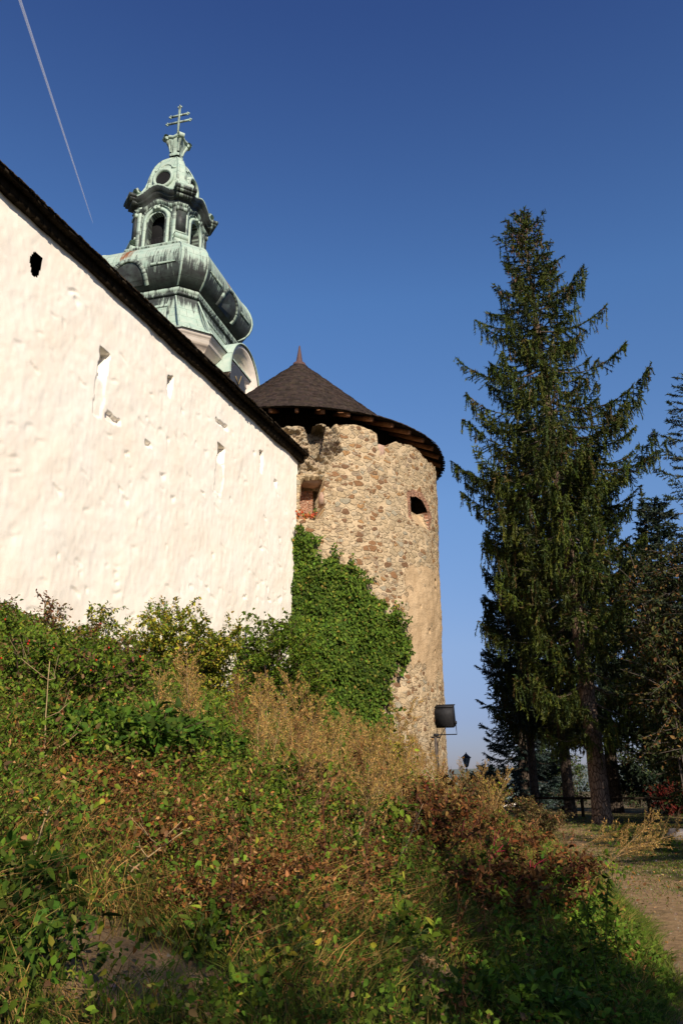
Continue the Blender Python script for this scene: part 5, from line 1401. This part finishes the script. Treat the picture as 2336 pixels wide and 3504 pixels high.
cover('ground_elder', 'bright green ground elder along the path edge', 60000, 605, wE, lambda x, y, d: .05 + .10 * sm(.1, .8, d), .050, [((.075, .135, .010), 5), ((.105, .175, .014), 4), ((.045, .085, .008), 2)], 'leaf', r1=16., pw=1.0)

def grass(name, label, n, seed, weight, lens, palette, r1=30., width=.006, lean=.35):
    g = rng(seed); x, y, d, r = sample(n, g, r1=r1)
    w = weight(x, y, d) * np.clip(1.1 - bare(x, y) * 1.2, 0, 1) * sm(.30, .6, fbm(x * .9, y * .9, seed, 3) + .15)
    k = g.random(len(x)) < w; x, y, d, r = x[k], y[k], d[k], r[k]; n = len(x)
    P = np.stack([x, y, hgt(x, y) - .01], -1)
    tuft = np.stack([fbm(x * 2.2, y * 2.2, seed + 5, 2) - .5, fbm(x * 2.2, y * 2.2, seed + 9, 2) - .5], -1) * 3.0
    D = np.concatenate([g.normal(0, .28, (n, 2)) + tuft * .5, np.ones((n, 1))], 1)
    bend = g.normal(0, .5, (n, 2)) + tuft * 1.1 + np.array([.2, -.25])
    L = lens(x, y, d) * g.uniform(.45, 1.25, n); W = width * (.75 + .055 * r) * g.uniform(.7, 1.4, n)
    v, q, t3, c = blade_arrays(P, D, L, W, pal(n, palette, g, .22), bend, g)
    o = make(name, v, [q, t3], M['dry' if 'straw' in name else 'leaf'], col=c); tag(o, label, kind='stuff'); return o
GR = [((.075, .110, .012), 5), ((.11, .14, .018), 3), ((.19, .17, .04), 1.4), ((.045, .072, .009), 2)]
grass('grass', 'green grass growing on the bank', 210000, 611, lambda x, y, d: np.where(d > .05, np.clip(.55 + .5 * (1 - sm(1.0, 2.6, d)) - .35 * wR(x, y) - .2 * wD(x, y), .1, 1), 0), lambda x, y, d: .17 + .17 * sm(.4, 2, d), GR, width=.005)
grass('straw_grass', 'dry straw coloured grass on the bank', 150000, 613, lambda x, y, d: np.where(d > .3, np.clip(.24 + .7 * wT(x, y) + .3 * G_(x, y, -1.2, 4.2, .9, .9) + .2 * wD(x, y), 0, 1), 0), lambda x, y, d: .22 + .22 * sm(.6, 2.5, d), TAN, width=.0042)
grass('path_grass', 'short grass tufts beside and on the dirt path', 190000, 615, lambda x, y, d: np.where(d < .1, np.clip((.55 * sm(.5, 1.8, -d) + .6 * sm(11, 16, y)) * sm(.32, .50, fbm(x * .8, y * .8, 55, 3) + .10) + .5 * sm(22, 30, y) + .15 * (d > -.15), 0, 1), 0), lambda x, y, d: .055 + .03 * sm(20, 30, y), GR + [((.16, .12, .06), 1)], r1=44., width=.007)
cover('fallen_leaves', 'fallen brown leaves scattered on the path and under the trees', 9000, 617, lambda x, y, d: np.where(d < .2, .35, .0), lambda x, y, d: .004 + 0 * x, .05, RUST, 'dry', (.5, .8), .3, r1=40.)

# larger leafy weeds near the bottom of the bank
for i, (x, y, h, s, n, ls, p, lab) in enumerate(((-1.55, 4.35, .42, .32, 230, .085, DG, 'broad leaved dark green weed at the bottom left corner'), (-1.35, 3.95, .35, .28, 200, .085, DG, 'lowest broad leaved green weed in the left corner'), (-.75, 4.75, .30, .24, 110, .075, MG, 'large leaved green weed beside the bare soil'), (-.45, 4.35, .28, .2, 90, .075, MG, 'leafy green weed below the bare soil patch'), (.35, 5.9, .32, .28, 120, .075, MG, 'light green mallow leaves in the lower centre'), (.85, 5.5, .3, .3, 170, .075, MG, 'green leafy weed near the bottom centre'), (1.25, 5.7, .34, .28, 190, .085, DG, 'dark green leafy weed at the bottom right of the bank'), (-.35, 4.9, .3, .2, 70, .07, YG, 'yellow leaved weed beside the bare soil'), (3.95, 13.2, .8, .45, 150, .085, MG, 'thin green sapling at the path edge'), (7.0, 22.0, .7, .45, 170, .12, MG, 'light green seedling on the path side below the thick trunk'), (7.7, 20.8, .45, .35, 90, .11, MG, 'tiny green seedling on the bare soil at the right'))):
    bush('leafy_weed', lab, 'weed', x, y, h, s, 9, n, ls, p, 700 + i, subl=.35, inner=.2, stemcol=(.09, .12, .04), stemr=.005)

# trees behind and beside the path, outside the picture, whose shade falls on the slope and under the spruces
SH = [((.035, .055, .010), 4), ((.06, .075, .014), 3)]
bush('shade_tree', 'tall leafy tree behind the viewpoint, its shade falling across the middle of the slope', 'tree', 5.5, -5.2, 10.4, 1.65, 30, 5200, .19, SH, 801, subl=.16, stemcol=(.09, .07, .055), stemr=.05, stem_name='branches', leaf_name='crown', inner=.62, sub=10)
bush('shade_tree', 'thin crowned tree behind the viewpoint, dappling the nearest part of the bank', 'tree', 4.9, -9.6, 11.0, 1.9, 26, 2600, .19, SH, 803, subl=.16, stemcol=(.09, .07, .055), stemr=.05, stem_name='branches', leaf_name='crown', inner=.68, sub=9)
bush('shade_tree', 'broad leafy tree right of the path outside the picture, shading the ground under the spruces', 'tree', 15.2, 5.5, 14.5, 4.4, 36, 9000, .26, SH, 802, subl=.16, stemcol=(.09, .07, .055), stemr=.07, stem_name='branches', leaf_name='crown', inner=.5, sub=10)

g = rng(901); n = 9000
x, y, d, r = sample(n, g, r1=34.); k = (d < .1) | (bare(x, y) > .35); x, y = x[k], y[k]; n = len(x)
s = g.uniform(.006, .026, n) * (1 + .02 * np.hypot(x, y))
base = np.array([(1, 0, 0), (-.5, .86, 0), (-.5, -.86, 0), (0, 0, .9)])
V = base[None] * s[:, None, None] * g.uniform(.6, 1.3, (n, 4, 1)) + np.stack([x, y, hgt(x, y) - .003], -1)[:, None]
b_ = np.arange(n)[:, None] * 4
o = make('pebbles', V.reshape(-1, 3), [np.concatenate([b_ + np.array([[0, 1, 3]]), b_ + np.array([[1, 2, 3]]), b_ + np.array([[2, 0, 3]])])], M['dry'], col=np.repeat(pal(n, [((.22, .165, .10), 3), ((.17, .12, .075), 3), ((.28, .23, .16), 1)], g), 4, 0))
tag(o, 'small stones scattered over the dirt path', kind='stuff')
